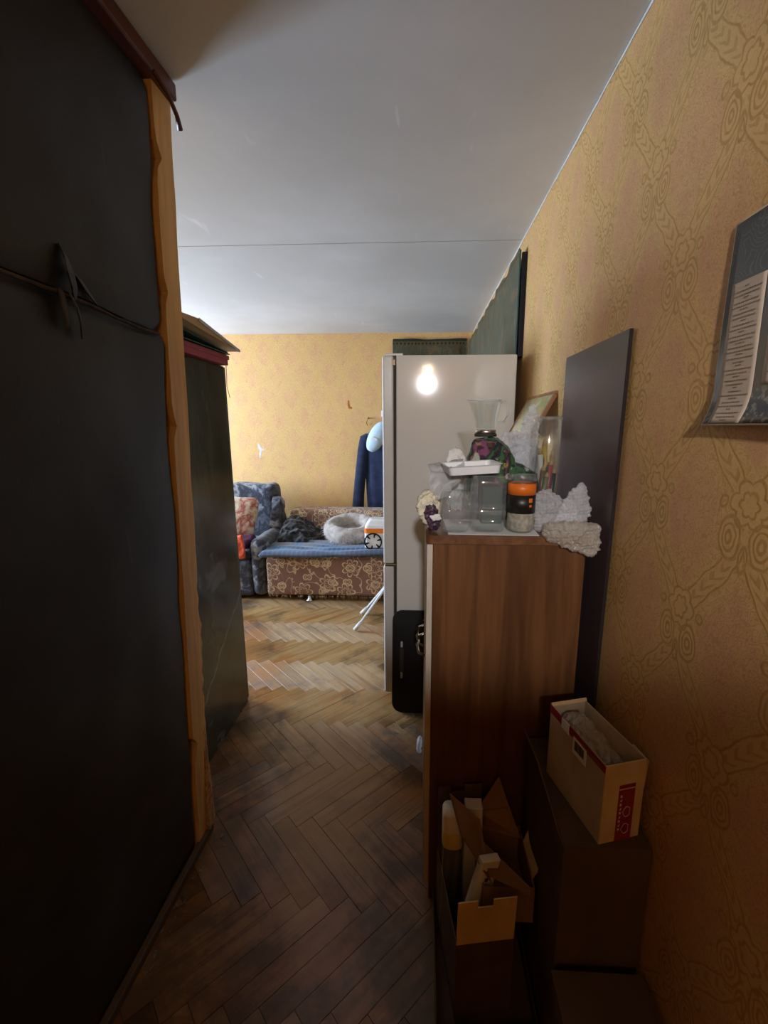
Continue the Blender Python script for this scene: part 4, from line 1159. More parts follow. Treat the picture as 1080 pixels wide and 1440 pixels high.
# ---------------------------------------------------------------- sofa and armchair
sf = empty('sofa', (-0.5, 4.2, 0)); tag(sf, 'brown sofa with beige floral upholstery along the far wall', 'sofa')
def sl(b): return (b[0]+0.5, b[1]+0.5, b[2]-4.2, b[3]-4.2, b[4], b[5])
obj('base', soft(*sl((-1.375, 0.46, 3.68, 4.46, 0.055, 0.40)), 0.025, 0.006, 5, 1), M['floral'], sf, True)
obj('seat', soft(*sl((-1.37, 0.46, 3.70, 4.44, 0.36, 0.415)), 0.02, 0.008, 4, 3), M['floral'], sf, True)
obj('backrest', soft(*sl((-1.375, 0.46, 4.40, 4.68, 0.10, 0.69)), 0.05, 0.012, 4, 5), M['floral'], sf, True)
for lx in (-1.0, 0.2):
    for ly in (3.72, 4.4):
        bm = bmesh.new(); lathe(bm, [(0.034, 0), (0.034, 0.006), (0.024, 0.010), (0.024, 0.058)], 18, lx+0.5, ly-4.2, close=True)
        obj('leg', bm, M['chrome'], sf, True)
bm = bmesh.new()
rnd = random.Random(3)
for i in range(260):
    x = rnd.uniform(-1.36, 0.2); z0 = 0.058
    if i > 150: x = -1.37 + abs(rnd.gauss(0, 0.05)); z0 = rnd.uniform(0.06, 0.28)
    y = 3.676
    p = Vector((x+0.5, y-4.2, z0)); q = p + Vector((rnd.uniform(-0.02, 0.02), rnd.uniform(-0.012, 0.0), -rnd.uniform(0.008, 0.035)))
    vs = [bm.verts.new(p + Vector((-0.0015, 0, 0))), bm.verts.new(p + Vector((0.0015, 0, 0))), bm.verts.new(q)]
    bm.faces.new(vs)
o = obj('frayed_threads', bm, plain('frayed_thread', (0.42, 0.30, 0.17), 0.9), sf); tag(o, kind='stuff')

ac = empty('armchair', (-1.83, 4.15, 0)); tag(ac, 'armchair in mottled blue-grey upholstery beside the sofa', 'armchair')
def al(b): return (b[0]+1.83, b[1]+1.83, b[2]-4.15, b[3]-4.15, b[4], b[5])
obj('base', soft(*al((-2.10, -1.515, 3.70, 4.45, 0.03, 0.36)), 0.03, 0.008, 5, 2), M['marble_cloth'], ac, True)
obj('arm', soft(*al((-1.525, -1.388, 3.69, 4.40, 0.03, 0.56)), 0.06, 0.012, 5, 4), M['marble_cloth'], ac, True)
obj('arm', soft(*al((-2.27, -2.09, 3.69, 4.40, 0.03, 0.56)), 0.06, 0.012, 5, 6), M['marble_cloth'], ac, True)
obj('seat_cushion', soft(*al((-2.095, -1.527, 3.70, 4.30, 0.35, 0.45)), 0.04, 0.012, 5, 7), M['marble_cloth'], ac, True)
bm = soft(*al((-2.19, -1.49, 4.30, 4.52, 0.30, 0.965)), 0.07, 0.02, 5, 8)
for v in bm.verts: v.co.y += (v.co.z-0.3)*0.16
obj('backrest', bm, M['marble_cloth'], ac, True)
bm = bmesh.new(); crumple(bm, [(-1.50, 4.15, 0.5), (-1.40, 4.15, 0.52), (-1.38, 4.40, 0.52), (-1.50, 4.22, 0.72), (-1.42, 4.28, 0.78), (-1.40, 4.42, 0.78), (-1.52, 4.38, 0.86), (-1.44, 4.42, 0.85)], 4, 0.015, 12, 3, ridge=False)
for v in bm.verts: v.co += Vector((1.83, -4.15, 0))
obj('wing', bm, M['marble_cloth'], ac, True)

bm = soft(-0.20, 0.20, -0.07, 0.07, -0.20, 0.20, 0.06, 0.02, 6, 4)
for v in bm.verts:
    f = 1-(abs(v.co.x)/0.21)**3*0.5-(abs(v.co.z)/0.21)**3*0.5; v.co.y *= max(0.25, f)
o = obj('pillow', bm, M['pillow_cloth'], smooth=True); o.location = (-1.80, 4.10, 0.68); o.rotation_euler = (math.radians(-22), 0.1, 0.15)
tag(o, 'cream pillow with red pattern propped in the armchair', 'pillow')
bm = bmesh.new(); crumple(bm, [(-2.0, 3.76, 0.462), (-1.55, 3.76, 0.462), (-2.0, 4.0, 0.462), (-1.55, 4.02, 0.462), (-1.95, 3.78, 0.52), (-1.555, 3.80, 0.525), (-1.56, 3.98, 0.54), (-1.95, 3.98, 0.54)], 4, 0.012, 10, 3, keep=0.453)
o = obj('folded_cloth', bm, M['check'], smooth=True); tag(o, 'dark red checked cloth folded on the armchair seat', 'cloth')
bm = bmesh.new(); crumple(bm, [(-1.74, 3.68, 0.55), (-1.565, 3.68, 0.55), (-1.59, 3.75, 0.56), (-1.74, 3.75, 0.57), (-1.60, 3.655, 0.40), (-1.545, 3.66, 0.385), (-1.66, 3.65, 0.38), (-1.575, 3.70, 0.61)], 4, 0.010, 14, 8)
o = obj('orange_cloth', bm, M['orange_cloth'], smooth=True); tag(o, 'orange-red cloth hanging over the armchair front', 'cloth')
bm = bmesh.new()
crumple(bm, [(-1.36, 3.95, 0.46), (-1.06, 3.92, 0.46), (-1.36, 4.4, 0.44), (-0.92, 4.4, 0.44), (-1.33, 4.05, 0.56), (-1.20, 4.05, 0.60), (-1.10, 4.12, 0.52), (-1.25, 4.3, 0.66), (-1.05, 4.35, 0.52), (-1.34, 4.32, 0.66)], 5, 0.022, 14, 5, keep=0.45)
o = obj('clothes_heap', bm, M['dark_clothes'], smooth=True); tag(o, 'heap of dark clothes on the sofa beside the armchair', 'clothes')

# blue quilt folded on the seat
bm = bmesh.new(); nu, nv = 70, 30; top, bot = [], []
for jv in range(nv+1):
    v = jv/nv; ta, tb = [], []
    for iu in range(nu+1):
        u = iu/nu
        x = -1.405 + 1.20*u
        yf = 3.600 + 0.05*u + 0.012*nz((u*6, 0, 0), 1, 3)
        y = yf + (4.14-yf - 0.16*u)*v
        lift = 0.055*max(0, u-0.45)*(1-v)
        e = min(1.0, min(v, 1-v)*9, min(u, 1-u)*24)
        th = 0.010 + 0.050*math.sqrt(max(0.0, 1-(1-e)**2))
        rip = 0.007*math.sin(v*26 + 2*nz((u*3, 0, 0), 1, 2)) + 0.010*nz((x*5, y*9, 0), 1, 6)
        zc = 0.446 + lift
        ta.append(bm.verts.new((x, y, zc + th*0.5 + rip*e))); tb.append(bm.verts.new((x, y, zc - th*0.5 + 0.004*(1-e))))
    top.append(ta); bot.append(tb)
for G in (top, bot):
    for a in range(nv):
        for b in range(nu): bm.faces.new((G[a][b], G[a][b+1], G[a+1][b+1], G[a+1][b]))
for b in range(nu):
    bm.faces.new((top[0][b], top[0][b+1], bot[0][b+1], bot[0][b])); bm.faces.new((top[nv][b], top[nv][b+1], bot[nv][b+1], bot[nv][b]))
for a in range(nv):
    bm.faces.new((top[a][0], top[a+1][0], bot[a+1][0], bot[a][0])); bm.faces.new((top[a][nu], top[a+1][nu], bot[a+1][nu], bot[a][nu]))
o = obj('quilt', bm, M['quilt'], smooth=True); tag(o, 'blue striped quilt folded along the sofa seat', 'quilt')

# fluffy pet bed
pb = empty('pet_bed', (-0.675, 4.09, 0.512), rot=(0.20, 0, 0)); tag(pb, 'round fluffy grey-beige pet bed on the blue quilt', 'pet bed')
bm = bmesh.new(); R0, r0 = 0.185, 0.068; nu, nv = 64, 24; G = []
def tor(u, v):
    c = Vector((R0*math.cos(u), R0*math.sin(u), 0.08)); n = Vector((math.cos(u)*math.cos(v), math.sin(u)*math.cos(v), math.sin(v)*1.05))
    return c, n
for i in range(nu):
    row = []
    for k in range(nv):
        c, n = tor(2*PI*i/nu, 2*PI*k/nv)
        p = c + n*r0; p = p + n*(0.012*nz(p, 16, 2) + 0.006*nz(p, 45, 3)); p.z = max(p.z, 0.0)
        row.append(bm.verts.new(p))
    G.append(row)
for i in range(nu):
    for k in range(nv):
        bm.faces.new((G[i][k], G[(i+1) % nu][k], G[(i+1) % nu][(k+1) % nv], G[i][(k+1) % nv]))
obj('ring', bm, M['fleece'], pb, True)
bm = bmesh.new(); lathe(bm, [(0.001, 0.03), (0.08, 0.032), (0.15, 0.05)], 32); obj('cushion', bm, M['fleece'], pb, True)
bm = bmesh.new()
for i in range(4200):
    u, v = rnd.uniform(0, 2*PI), rnd.uniform(0, 2*PI)
    c, n = tor(u, v); p = c + n*(r0*0.98)
    if p.z < 0.01: continue
    t1 = Vector((-math.sin(u), math.cos(u), 0)); 
    q = p + n*rnd.uniform(0.008, 0.022) + Vector((rnd.gauss(0, 0.010), rnd.gauss(0, 0.010), -0.010))
    if math.cos(v) < 0.1: continue
    w_ = t1*0.003
    bm.faces.new((bm.verts.new(p-w_), bm.verts.new(p+w_), bm.verts.new(q)))
o = obj('fleece_tufts', bm, M['fleece'], pb); tag(o, kind='stuff')

# white and orange plastic tub with a spoked disc
tb = empty('plastic_tub', (-0.345, 3.78, 0.505)); tag(tb, 'white and orange plastic tub with round black-spoked disc beside the refrigerator', 'tub')
bm = bmesh.new()
loft(bm, [rr3(-0.150, 0.15, -0.09, 0.09, 0.03, 0.0), rr3(-0.150, 0.15, -0.09, 0.09, 0.03, 0.13), rr3(-0.146, 0.146, -0.088, 0.088, 0.03, 0.19), rr3(-0.12, 0.12, -0.07, 0.07, 0.03, 0.235), rr3(-0.10, 0.10, -0.055, 0.055, 0.03, 0.245)])
obj('tub_body', bm, M['white_plastic'], tb)
bm = bmesh.new(); loft(bm, [rr3(-0.152, 0.152, -0.092, 0.092, 0.03, 0.128), rr3(-0.152, 0.152, -0.092, 0.092, 0.03, 0.17)]); obj('orange_band', bm, M['orange'], tb)
wh_ = empty('tmp'); bpy.data.objects.remove(wh_)
bm = bmesh.new(); lathe(bm, [(0.066, 0), (0.078, 0), (0.078, 0.008), (0.066, 0.008)], 32)
bmesh.ops.rotate(bm, verts=bm.verts, cent=(0, 0, 0), matrix=Matrix.Rotation(PI/2, 3, 'X')); bmesh.ops.translate(bm, verts=bm.verts, vec=(-0.072, -0.0915, 0.055))
dk = obj('disc_rim', bm, M['black_plastic'], tb)
for i in range(6):
    a = 2*PI*i/6 + 0.3
    bm = bmesh.new(); c = Vector((-0.072, -0.0925, 0.055)); d = Vector((math.cos(a), 0, math.sin(a))); s_ = Vector((-math.sin(a), 0, math.cos(a)))
    panel(bm, [c+d*0.035-s_*0.004, c+d*0.066-s_*0.009, c+d*0.066+s_*0.009, c+d*0.035+s_*0.004], 0.005, (0, -1, 0)); obj('spoke', bm, M['black_plastic'], dk)

# jacket on the far wall
jk = empty('jacket', (-0.38, 4.765, 1.5)); tag(jk, 'navy wool jacket with hanging sleeve on the far wall above the sofa', 'jacket')
def jl(p): return (p[0]+0.38, p[1]-4.74, p[2]-1.5)   # drawn around y = 4.74, hung a little deeper
def tor_ring(z, cx, rx, ry, seed):
    out = []
    for k in range(36):
        a = 2*PI*k/36
        f = 0.010*math.sin(a*9 + z*3)*(1.6-z) + 0.012*nz((math.cos(a)*3, math.sin(a)*3, z*3), 1, seed)
        out.append(jl((cx + (rx+f)*math.cos(a), 4.745 + (ry+f)*math.sin(a), z)))
    return out
bm = bmesh.new()
loft(bm, [tor_ring(z, -0.385, rx, ry, 3) for z, rx, ry in ((0.60, 0.20, 0.055), (0.75, 0.21, 0.065), (0.95, 0.222, 0.075), (1.15, 0.232, 0.08), (1.32, 0.235, 0.075), (1.43, 0.215, 0.065), (1.49, 0.17, 0.05), (1.525, 0.10, 0.045), (1.54, 0.05, 0.04))])
obj('torso', bm, M['navy'], jk, True)
for s in (-1, 1):
    bm = bmesh.new(); rings = []
    pts = [(0.165, 1.455, 0.05, 0.05), (0.215, 1.42, 0.062, 0.058), (0.245, 1.30, 0.062, 0.06), (0.268, 1.12, 0.060, 0.058), (0.290, 0.95, 0.060, 0.055), (0.306, 0.80, 0.062, 0.052), (0.316, 0.665, 0.066, 0.05)]
    for x, z, rx, ry in pts:
        rings.append([jl((-0.385 + s*x + (rx+0.006*nz((k, z*8, s), 0.9, 4))*math.cos(2*PI*k/20), 4.735 + ry*math.sin(2*PI*k/20), z + 0.25*rx*math.cos(2*PI*k/20)*s*(1 if z > 1.4 else 0.15))) for k in range(20)])
    loft(bm, rings); sv = obj('sleeve', bm, M['navy'], jk, True)
bm = bmesh.new(); lathe(bm, [(0.055, 0.0), (0.075, 0.01), (0.07, 0.05), (0.05, 0.055)], 24, sy=0.6); bmesh.ops.translate(bm, verts=bm.verts, vec=jl((-0.385, 4.74, 1.50))); obj('collar', bm, M['navy'], jk, True)
hk = empty('hook_rail', (-0.36, 4.87, 1.66)); tag(hk, 'white wall hook rail above the navy jacket', 'hooks')
bx('rail', (-0.085, 0.30, -0.010, 0.009, -0.02, 0.045), M['white_plastic'], hk, bev=0.004)
for hx in (-0.055, 0.10, 0.25):
    bm = bmesh.new(); tube(bm, [(hx, -0.008, 0.01), (hx, -0.04, 0.0), (hx, -0.06, -0.03), (hx, -0.09, -0.03), (hx, -0.10, 0.0)], 0.008, 8); obj('hook', bm, M['white_plastic'], hk, True)
cpb = empty('cap', (-0.47, 4.61, 1.43), rot=(0.15, math.radians(28), 0)); tag(cpb, 'pale blue cap hanging in front of the navy jacket', 'cap')
bm = bmesh.new(); prof = [(0.001, 0.175)] + [(0.088*math.sin(a*PI/24), 0.175*math.cos(a*PI/24)) for a in range(1, 22)]
lathe(bm, prof, 32, sy=0.6)
obj('crown', bm, M['pale_blue'], cpb, True)
bx('badge', (-0.035, 0.02, -0.0605, -0.054, -0.02, 0.0), M['white_plastic'], cpb)
ci = cpb.rotation_euler.to_matrix().transposed(); hkp = ci @ (Vector((-0.415, 4.775, 1.632)) - cpb.location)
bm = bmesh.new(); tube(bm, [Vector((0.0, 0, 0.17)), Vector((0.0, 0, 0.17)).lerp(hkp, 0.5) + Vector((0, -0.01, 0)), hkp], 0.004, 6); obj('loop', bm, M['white_plastic'], cpb, True)

# folding drying rack, mostly behind the refrigerator
dr = empty('drying_rack', (-0.1, 3.15, 0)); tag(dr, 'white folding rack with slanted legs standing behind the refrigerator', 'rack')
for i, (y, x0) in enumerate(((2.97, -0.397), (3.33, -0.397))):
    pass
def leg(p, q): 
    bm = bmesh.new(); tube(bm, [p, q], 0.0105, 10); o_ = obj('leg', bm, M['white_metal'], dr, True)
    bm = bmesh.new(); tube(bm, [Vector(p)-Vector((0.01, 0, 0.0)), Vector(p).lerp(Vector(q), 0.06)], 0.0145, 10); obj('foot', bm, M['white_plastic'], o_, True)
leg((-0.395, -0.03, 0.014), (0.33, -0.03, 1.10))
leg((-0.385, 0.27, 0.014), (0.30, 0.27, 0.86))
leg((0.40, -0.0, 0.014), (-0.10, 0.0, 0.95))
leg((0.40, 0.30, 0.014), (-0.10, 0.30, 0.95))
for i in range(6):
    bm = bmesh.new(); x = -0.08 + i*0.075; tube(bm, [(x, -0.06, 0.95), (x, 0.33, 0.95)], 0.004, 8); obj('bar', bm, M['white_metal'], dr, True)
for y in (-0.06, 0.33):
    bm = bmesh.new(); tube(bm, [(-0.10, y, 0.95), (0.32, y, 0.95)], 0.008, 8); obj('frame_rail', bm, M['white_metal'], dr, True)

# ---------------------------------------------------------------- poster on the right wall
ps = empty('wall_poster', (XR-0.001, 0.82, 1.55)); tag(ps, 'slate-coloured poster with beige text column pinned on the right wall', 'poster')
def ply(y, z):
    """sheet hugging the wall, its lower edge and near corner curling out"""
    e = max(0.0, 1-z/0.06)**2*0.016 + 0.004*math.sin(y*20+z*11)*0.4 + max(0, (y+0.02)/0.02)*0.0
    return -(0.004 + e)
def psheet(y0, y1, z0, z1, lift, ny=14, nzv=26, slant=0.0):
    bm = bmesh.new(); G = []
    for jv in range(nzv+1):
        row = []
        for iu in range(ny+1):
            z = z0 + (z1-z0)*jv/nzv
            yy = y0 + (y1-y0)*iu/ny
            row.append(bm.verts.new((ply(yy, z)-lift, yy, z)))
        G.append(row)
    for a in range(nzv):
        for b in range(ny): bm.faces.new((G[a][b], G[a][b+1], G[a+1][b+1], G[a+1][b]))
    r = bmesh.ops.extrude_face_region(bm, geom=list(bm.faces))
    bmesh.ops.translate(bm, verts=[v for v in r['geom'] if isinstance(v, bmesh.types.BMVert)], vec=(0.0006, 0, 0))
    return bm
obj('sheet', psheet(-0.24, 0.003, 0.0, 0.322, 0.0), M['poster_edge'], ps, True)
pf = obj('print', psheet(-0.24, 0.0, 0.003, 0.319, 0.0009), M['poster'], ps, True)
st = obj('text_column', psheet(-0.088, -0.014, 0.004, 0.225, 0.0018, 8, 26), M['poster_strip'], ps, True)
obj('text_column', psheet(-0.19, -0.105, 0.06, 0.225, 0.0018, 8, 26), M['poster_strip'], ps, True)
bm = bmesh.new(); rnd = random.Random(11)
for (c0, w0, zz0) in ((-0.051, 0.064, 0.008), (-0.1475, 0.07, 0.066)):
    z = zz0
    i = 0
    while z < 0.216:
        w = rnd.uniform(0.35, 1.0)*w0*(1.0 if i % 3 else 0.3)
        y = c0 - w/2
        while y < c0 + w/2:
            l = rnd.uniform(0.002, 0.006)
            x = ply(y, z) - 0.0026
            vs = [bm.verts.new(p) for p in ((x, y, z), (x, y+l, z), (x, y+l, z+0.0022), (x, y, z+0.0022))]
            bm.faces.new(vs); y += l + 0.0012
        z += 0.0062 if i % 3 else 0.0048; i += 1
o = obj('printed_lines', bm, M['poster_text'], ps); tag(o, kind='stuff')

# ---------------------------------------------------------------- cartons on the floor
TK = 0.003
def carton(e, w, l, h, mat, bottom=True):
    bm = bmesh.new()
    box(bm, 0, w, 0, TK, 0, h); obj('front_wall', bm, mat, e)
    box_ = lambda n_, b: obj(n_, boxm(*b), mat, e)
    box_('back_wall', (0, w, l-TK, l, 0, h)); box_('side_wall', (0, TK, TK, l-TK, 0, h)); box_('side_wall', (w-TK, w, TK, l-TK, 0, h))
    if bottom: box_('bottom', (TK, w-TK, TK, l-TK, 0, TK))

# tall dark carton that carries the red-printed one
cB = empty('tall_carton', (0.318, 0.82, 0.0)); tag(cB, 'tall dark cardboard carton standing under the red-printed carton', 'carton')
carton(cB, 0.186, 0.34, 0.645, M['card_dark'])
bx('top_flap', (0.0, 0.186, 0.0, 0.17, 0.645, 0.649), M['card_dark'], cB); bx('top_flap', (0.0, 0.186, 0.171, 0.34, 0.645, 0.649), M['card_dark'], cB)
bm = bmesh.new(); panel(bm, [(0.0, 0.0, 0.645), (0.0, 0.30, 0.645), (-0.028, 0.28, 0.72), (-0.022, 0.16, 0.72), (-0.008, 0.02, 0.66)], 0.003); obj('side_flap', bm, M['card_dark'], cB)
# red-printed carton
cA = empty('printed_carton', (0.393, 0.826, 0.6505), math.radians(15.5)); tag(cA, 'open tan carton with crimson print and barcode sticker by the right wall', 'carton')
carton(cA, 0.10, 0.212, 0.195, M['card_grey'])
me = [c for c in cA.children if c.name.startswith('front_wall')][0].data; me.materials.clear(); me.materials.append(M['card'])
bm = bmesh.new(); panel(bm, [(-0.0005, 0.0, 0.178), (-0.0005, 0.212, 0.178), (-0.0005, 0.214, 0.200), (-0.0005, 0.0, 0.196)], 0.0012, (-1, 0, 0)); rbn = obj('crimson_band', bm, M['crimson'], cA)
bm = bmesh.new()
for i in range(26):
    y = 0.012 + i*0.0026
    panel(bm, [(-0.0022, y, 0.183), (-0.0022, y+0.0017, 0.183), (-0.0022, y+0.0017, 0.189), (-0.0022, y, 0.189)], 0.0003, (-1, 0, 0))
obj('band_lettering', bm, M['card_red'], rbn)
bm = bmesh.new(); panel(bm, [(-0.0008, 0.062, 0.142), (-0.0008, 0.112, 0.142), (-0.0008, 0.112, 0.184), (-0.0008, 0.062, 0.184)], 0.0015, (-1, 0, 0)); bs = obj('barcode_sticker', bm, M['paper'], cA)
bm = bmesh.new()
y = 0.070
while y < 0.104:
    l = rnd.choice((0.0006, 0.0010, 0.0016))
    panel(bm, [(-0.0025, y, 0.154), (-0.0025, y+l, 0.154), (-0.0025, y+l, 0.178), (-0.0025, y, 0.178)], 0.0003, (-1, 0, 0)); y += l + rnd.choice((0.0006, 0.0011))
obj('bars', bm, M['ink'], bs)
bm = bmesh.new(); panel(bm, [(-0.0014, 0.130, 0.172), (-0.0014, 0.160, 0.172), (-0.0014, 0.160, 0.199), (-0.0014, 0.130, 0.199)], 0.0012, (-1, 0, 0)); obj('small_sticker', bm, M['paper'], cA)
bm = bmesh.new(); panel(bm, [(0.038, -0.0005, 0.0), (0.078, -0.0005, 0.0), (0.078, -0.0005, 0.142), (0.038, -0.0005, 0.142)], 0.001, (0, -1, 0)); pr = obj('crimson_panel', bm, M['crimson'], cA)
bm = bmesh.new(); panel(bm, [(0.038, -0.0016, 0.131), (0.078, -0.0016, 0.131), (0.078, -0.0016, 0.1335), (0.038, -0.0016, 0.1335)], 0.0003, (0, -1, 0))
for i in range(9):
    z = 0.112 - i*0.0105
    panel(bm, [(0.042, -0.0016, z), (0.0425+0.004*(i % 2), -0.0016, z+0.006), (0.047, -0.0016, z+0.004), (0.046, -0.0016, z-0.001)], 0.0003, (0, -1, 0))
for zc in (0.073, 0.030):
    ring = [(0.061 + 0.010*math.cos(a*PI/5)*(1 if a % 2 else 0.75), zc + 0.013*math.sin(a*PI/5)) for a in range(10)]
    tube(bm, [(p[0], -0.0018, p[1]) for p in ring + ring[:1]], 0.0007, 4, cap=False)
obj('panel_print', bm, M['white_print'], pr)
bm = bmesh.new(); panel(bm, [(0.10, 0.002, 0.12), (0.10, 0.06, 0.16), (0.106, 0.05, 0.192), (0.107, 0.004, 0.186)], 0.003); obj('bent_flap', bm, M['card'], cA)
bm = bmesh.new(); panel(bm, [(0.0, 0.209, 0.195), (0.10, 0.209, 0.195), (0.10, 0.213, 0.203), (0.0, 0.213, 0.203)], 0.003); obj('far_flap', bm, M['card'], cA)
bm = bmesh.new(); crumple(bm, [(0.008, 0.01, 0.01), (0.09, 0.01, 0.01), (0.008, 0.2, 0.01), (0.09, 0.2, 0.01), (0.01, 0.02, 0.15), (0.085, 0.02, 0.145), (0.012, 0.12, 0.19), (0.05, 0.16, 0.205), (0.02, 0.19, 0.19), (0.085, 0.18, 0.16), (0.055, 0.08, 0.18)], 5, 0.008, 45, 3)
for v in bm.verts: v.co.x = min(max(v.co.x, 0.005), 0.095); v.co.y = min(max(v.co.y, 0.006), 0.206); v.co.z = max(v.co.z, 0.005)
o = obj('poly_bag', bm, M['poly'], smooth=False); o.location = cA.location; o.rotation_euler = cA.rotation_euler; tag(o, 'crumpled clear plastic bag filling the crimson-printed carton', 'bag')

# low tray with the notched carton
tr = empty('cardboard_tray', (0.048, 0.85, 0.0)); tag(tr, 'low dark cardboard tray on the parquet under the notched carton', 'tray')
carton(tr, 0.262, 0.335, 0.05, M['card_dark'])
cC = empty('notched_carton', (0.098, 0.895, 0.004), math.radians(8.8)); tag(cC, 'open carton with notched front and back flaps before the cabinet', 'carton')
carton(cC, 0.152, 0.262, 0.25, M['card_dark'])
def notch(x0, x1, y, z0, z1, n0, n1, nd, lean):
    f = lambda x, z: (x, y + lean*(z-z0), z)
    return [f(x0, z0), f(x1, z0), f(x1, z1), f(n1, z1), f(n1, z1-nd), f(n0, z1-nd), f(n0, z1), f(x0, z1)]
bm = bmesh.new(); panel(bm, notch(0.0, 0.150, 0.0, 0.25, 0.392, 0.050, 0.090, 0.022, -0.06), 0.003); obj('front_flap', bm, M['card'], cC)
bm = bmesh.new(); panel(bm, notch(0.0, 0.135, 0.255, 0.25, 0.475, 0.040, 0.080, 0.02, 0.02), 0.003); obj('back_flap', bm, M['card_dark'], cC)
bt = empty('bottle', (0.098, 1.085, 0.0095)); tag(bt, 'white bottle with yellowish band standing in the notched carton', 'bottle')
bm = bmesh.new(); lathe(bm, [(0.001, 0), (0.026, 0), (0.029, 0.006), (0.029, 0.30), (0.027, 0.345), (0.024, 0.37), (0.001, 0.372)], 24, sq=0.2); obj('bottle_body', bm, M['clear_plastic'], bt, True)
bm = bmesh.new(); lathe(bm, [(0.0295, 0.35), (0.0295, 0.40), (0.0285, 0.402), (0.0285, 0.35)], 24, sq=0.2); obj('yellow_band', bm, plain('pale_yellow_label', (0.55, 0.46, 0.16), 0.5), bt, True)
bm = bmesh.new(); lathe(bm, [(0.0285, 0.402), (0.0295, 0.408), (0.0295, 0.455), (0.026, 0.463), (0.001, 0.464)], 24, sq=0.3); obj('cap', bm, M['white_plastic'], bt, True)
pk = empty('white_packet', (0.142, 0.985, 0.20), rot=(0.1, 0.18, 0.35)); tag(pk, 'pale packet sticking up out of the notched carton', 'packet')
bx('packet_body', (-0.028, 0.028, -0.011, 0.011, -0.15, 0.235), M['paper'], pk, bev=0.003)
bx('printed_mark', (-0.004, 0.006, -0.0115, -0.0108, 0.165, 0.178), M['ink'], pk)
bm = bmesh.new(); box(bm, 0.012, 0.11, 0.17, 0.245, 0.004, 0.40, bev=0.004)
o = obj('white_box', boxm(-0.026, 0.026, -0.02, 0.02, 0, 0.442, 0.003), M['paper'], loc=(0.162, 1.125, 0.0095)); bm.free(); tag(o, 'pale upright box behind the bottle in the notched carton', 'box')

# torn open carton lying across it
cD = empty('open_carton', (0.17, 0.955, 0.2535)); tag(cD, 'torn open carton with flaps standing up in different directions', 'carton')
carton(cD, 0.135, 0.185, 0.11, M['card_red'])
def fl3(name, pts, mat): 
    bm = bmesh.new(); panel(bm, [Vector(p)-Vector((0.17, 0.955, 0.2535)) for p in pts], 0.003); return obj(name, bm, mat, cD)
fl3('left_flap', [(0.090, 1.10, 0.507), (0.172, 1.06, 0.462), (0.184, 1.03, 0.41), (0.190, 0.948, 0.385), (0.112, 1.0, 0.479)], M['card_red'])
fl3('front_flap', [(0.184, 0.95, 0.405), (0.172, 1.03, 0.43), (0.296, 0.957, 0.362), (0.290, 0.945, 0.352)], M['card_red'])
fl3('back_flap', [(0.175, 1.135, 0.36), (0.172, 1.125, 0.426), (0.238, 1.15, 0.522), (0.268, 1.13, 0.44), (0.30, 1.10, 0.36)], M['card_red'])
fl3('right_flap', [(0.303, 0.98, 0.362), (0.303, 1.09, 0.362), (0.343, 1.105, 0.457), (0.376, 1.005, 0.441), (0.30, 0.975, 0.385)], M['card'])

# box at the bottom right
cE = empty('closed_carton', (0.30, 0.50, 0.0)); tag(cE, 'closed dark carton on the floor at the lower right corner', 'carton')
carton(cE, 0.20, 0.29, 0.345, M['card_dark'])
bx('top_flap', (0.0, 0.20, 0.0, 0.144, 0.345, 0.349), M['card_dark'], cE); bx('top_flap', (0.0, 0.20, 0.146, 0.29, 0.345, 0.349), M['card_dark'], cE)
# white scrap beside the cabinet foot
bm = bmesh.new(); crumple(bm, [(-0.012, 1.86, 0.0), (0.008, 1.86, 0.0), (-0.01, 1.95, 0.0), (0.012, 1.95, 0.0), (0.0, 1.87, 0.07), (0.006, 1.92, 0.06), (-0.006, 1.94, 0.03)], 4, 0.005, 50, 4, keep=0.0005)
o = obj('plastic_scrap', bm, M['bag'], smooth=True); tag(o, 'white plastic scrap on the floor beside the cabinet foot', 'scrap')
bm = bmesh.new()
for i in range(40):
    x = random.uniform(-0.14, 0.02); y = random.uniform(1.98, 2.16); r = random.uniform(0.002, 0.006)
    crumple(bm, [(x+random.uniform(-r, r)*1.5, y+random.uniform(-r, r)*1.5, random.uniform(0, r*0.7)) for _ in range(6)], 1, 0.001, 90, i)
o = obj('dust_fluff', bm, M['dust']); tag(o, 'pale dust fluff on the floor under the black board', 'dust', kind='stuff')

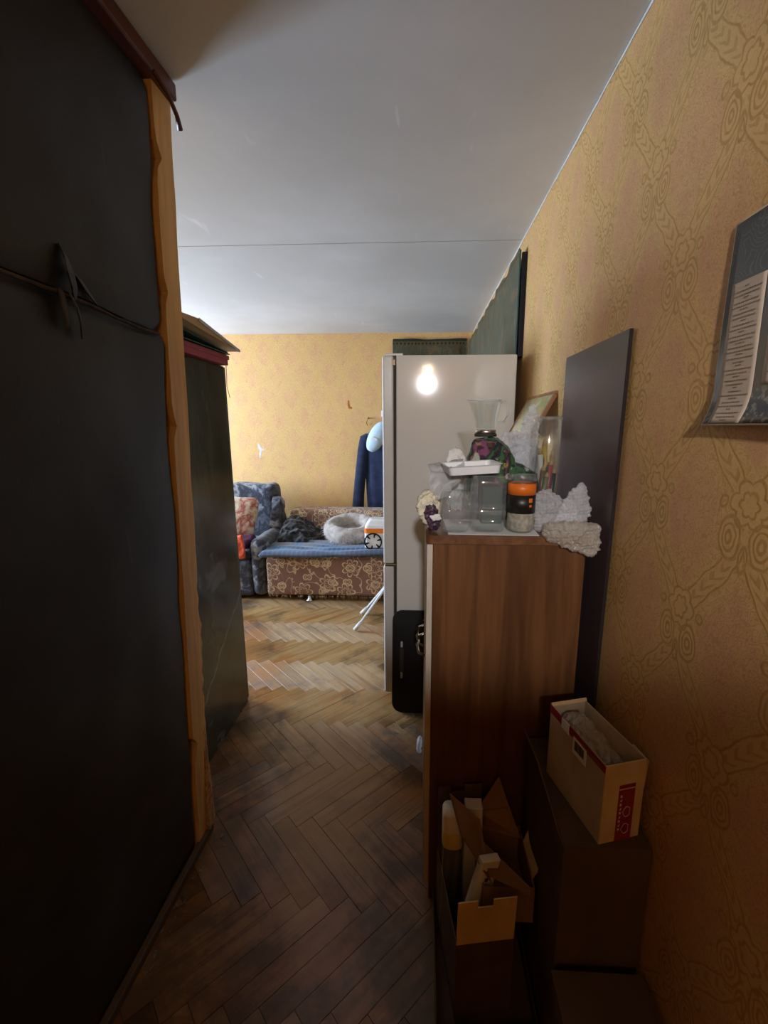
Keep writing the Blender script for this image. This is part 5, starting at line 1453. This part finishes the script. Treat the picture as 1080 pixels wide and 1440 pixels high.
# ---------------------------------------------------------------- hallway lamp behind the camera
lp = empty('spot_lamp', (0.05, -1.15, 2.06), rot=Vector((0.26, 3.43, -0.67)).to_track_quat('-Z', 'Y').to_euler())
tag(lp, 'small metal spot lamp on a ceiling arm in the hallway', 'lamp')
M['lamp_metal'] = plain('lamp_metal', (0.12, 0.115, 0.11), 0.5)
bm = bmesh.new(); lathe(bm, [(0.001, 0.10), (0.03, 0.098), (0.045, 0.085), (0.05, 0.06), (0.055, -0.09), (0.052, -0.09), (0.046, 0.05), (0.001, 0.07)], 36); obj('lamp_shade', bm, M['lamp_metal'], lp, True)
bm = bmesh.new(); lathe(bm, [(0.014, 0.02), (0.014, 0.07)], 16, close=True); obj('socket', bm, M['gasket'], lp)
ld = bpy.data.lights.new('bulb_light', 'SPOT'); ld.energy = 78.0; ld.color = (0.97, 0.97, 1.0); ld.shadow_soft_size = 0.04
ld.spot_size = math.radians(40); ld.spot_blend = 0.45
lo = bpy.data.objects.new('bulb_light', ld); COL.objects.link(lo); lo.parent = lp; lo.location = (0, 0, -0.02)
inv = lp.rotation_euler.to_matrix().transposed()
bm = bmesh.new(); tube(bm, [inv @ Vector((0, -0.06, 0.09)), inv @ Vector((0, -0.07, 0.44))], 0.008, 10); obj('arm', bm, M['lamp_metal'], lp, True)

# added warm fill light, unseen behind the camera, hung as a pendant
pl = empty('fill_pendant', (0.06, -1.38, ZC)); tag(pl, 'added unseen fill lamp with cloth shade hanging in the hallway', 'lamp')
bm = bmesh.new(); tube(bm, [(0, 0, 0), (0, 0, -0.14)], 0.004, 8); obj('cord', bm, M['gasket'], pl)
bm = bmesh.new(); lathe(bm, [(0.025, -0.14), (0.05, -0.155), (0.11, -0.215), (0.115, -0.217), (0.055, -0.157), (0.027, -0.144)], 32); obj('lamp_shade', bm, M['shade'], pl, True)
bm = bmesh.new(); lathe(bm, [(0.016, -0.14), (0.016, -0.19)], 16, close=True); obj('socket', bm, M['gasket'], pl)
ld2 = bpy.data.lights.new('warm_fill_light', 'POINT'); ld2.energy = 8.0; ld2.color = (1.0, 0.76, 0.47); ld2.shadow_soft_size = 0.04
lo2 = bpy.data.objects.new('warm_fill_light', ld2); COL.objects.link(lo2); lo2.parent = pl; lo2.location = (0, 0, -0.245)
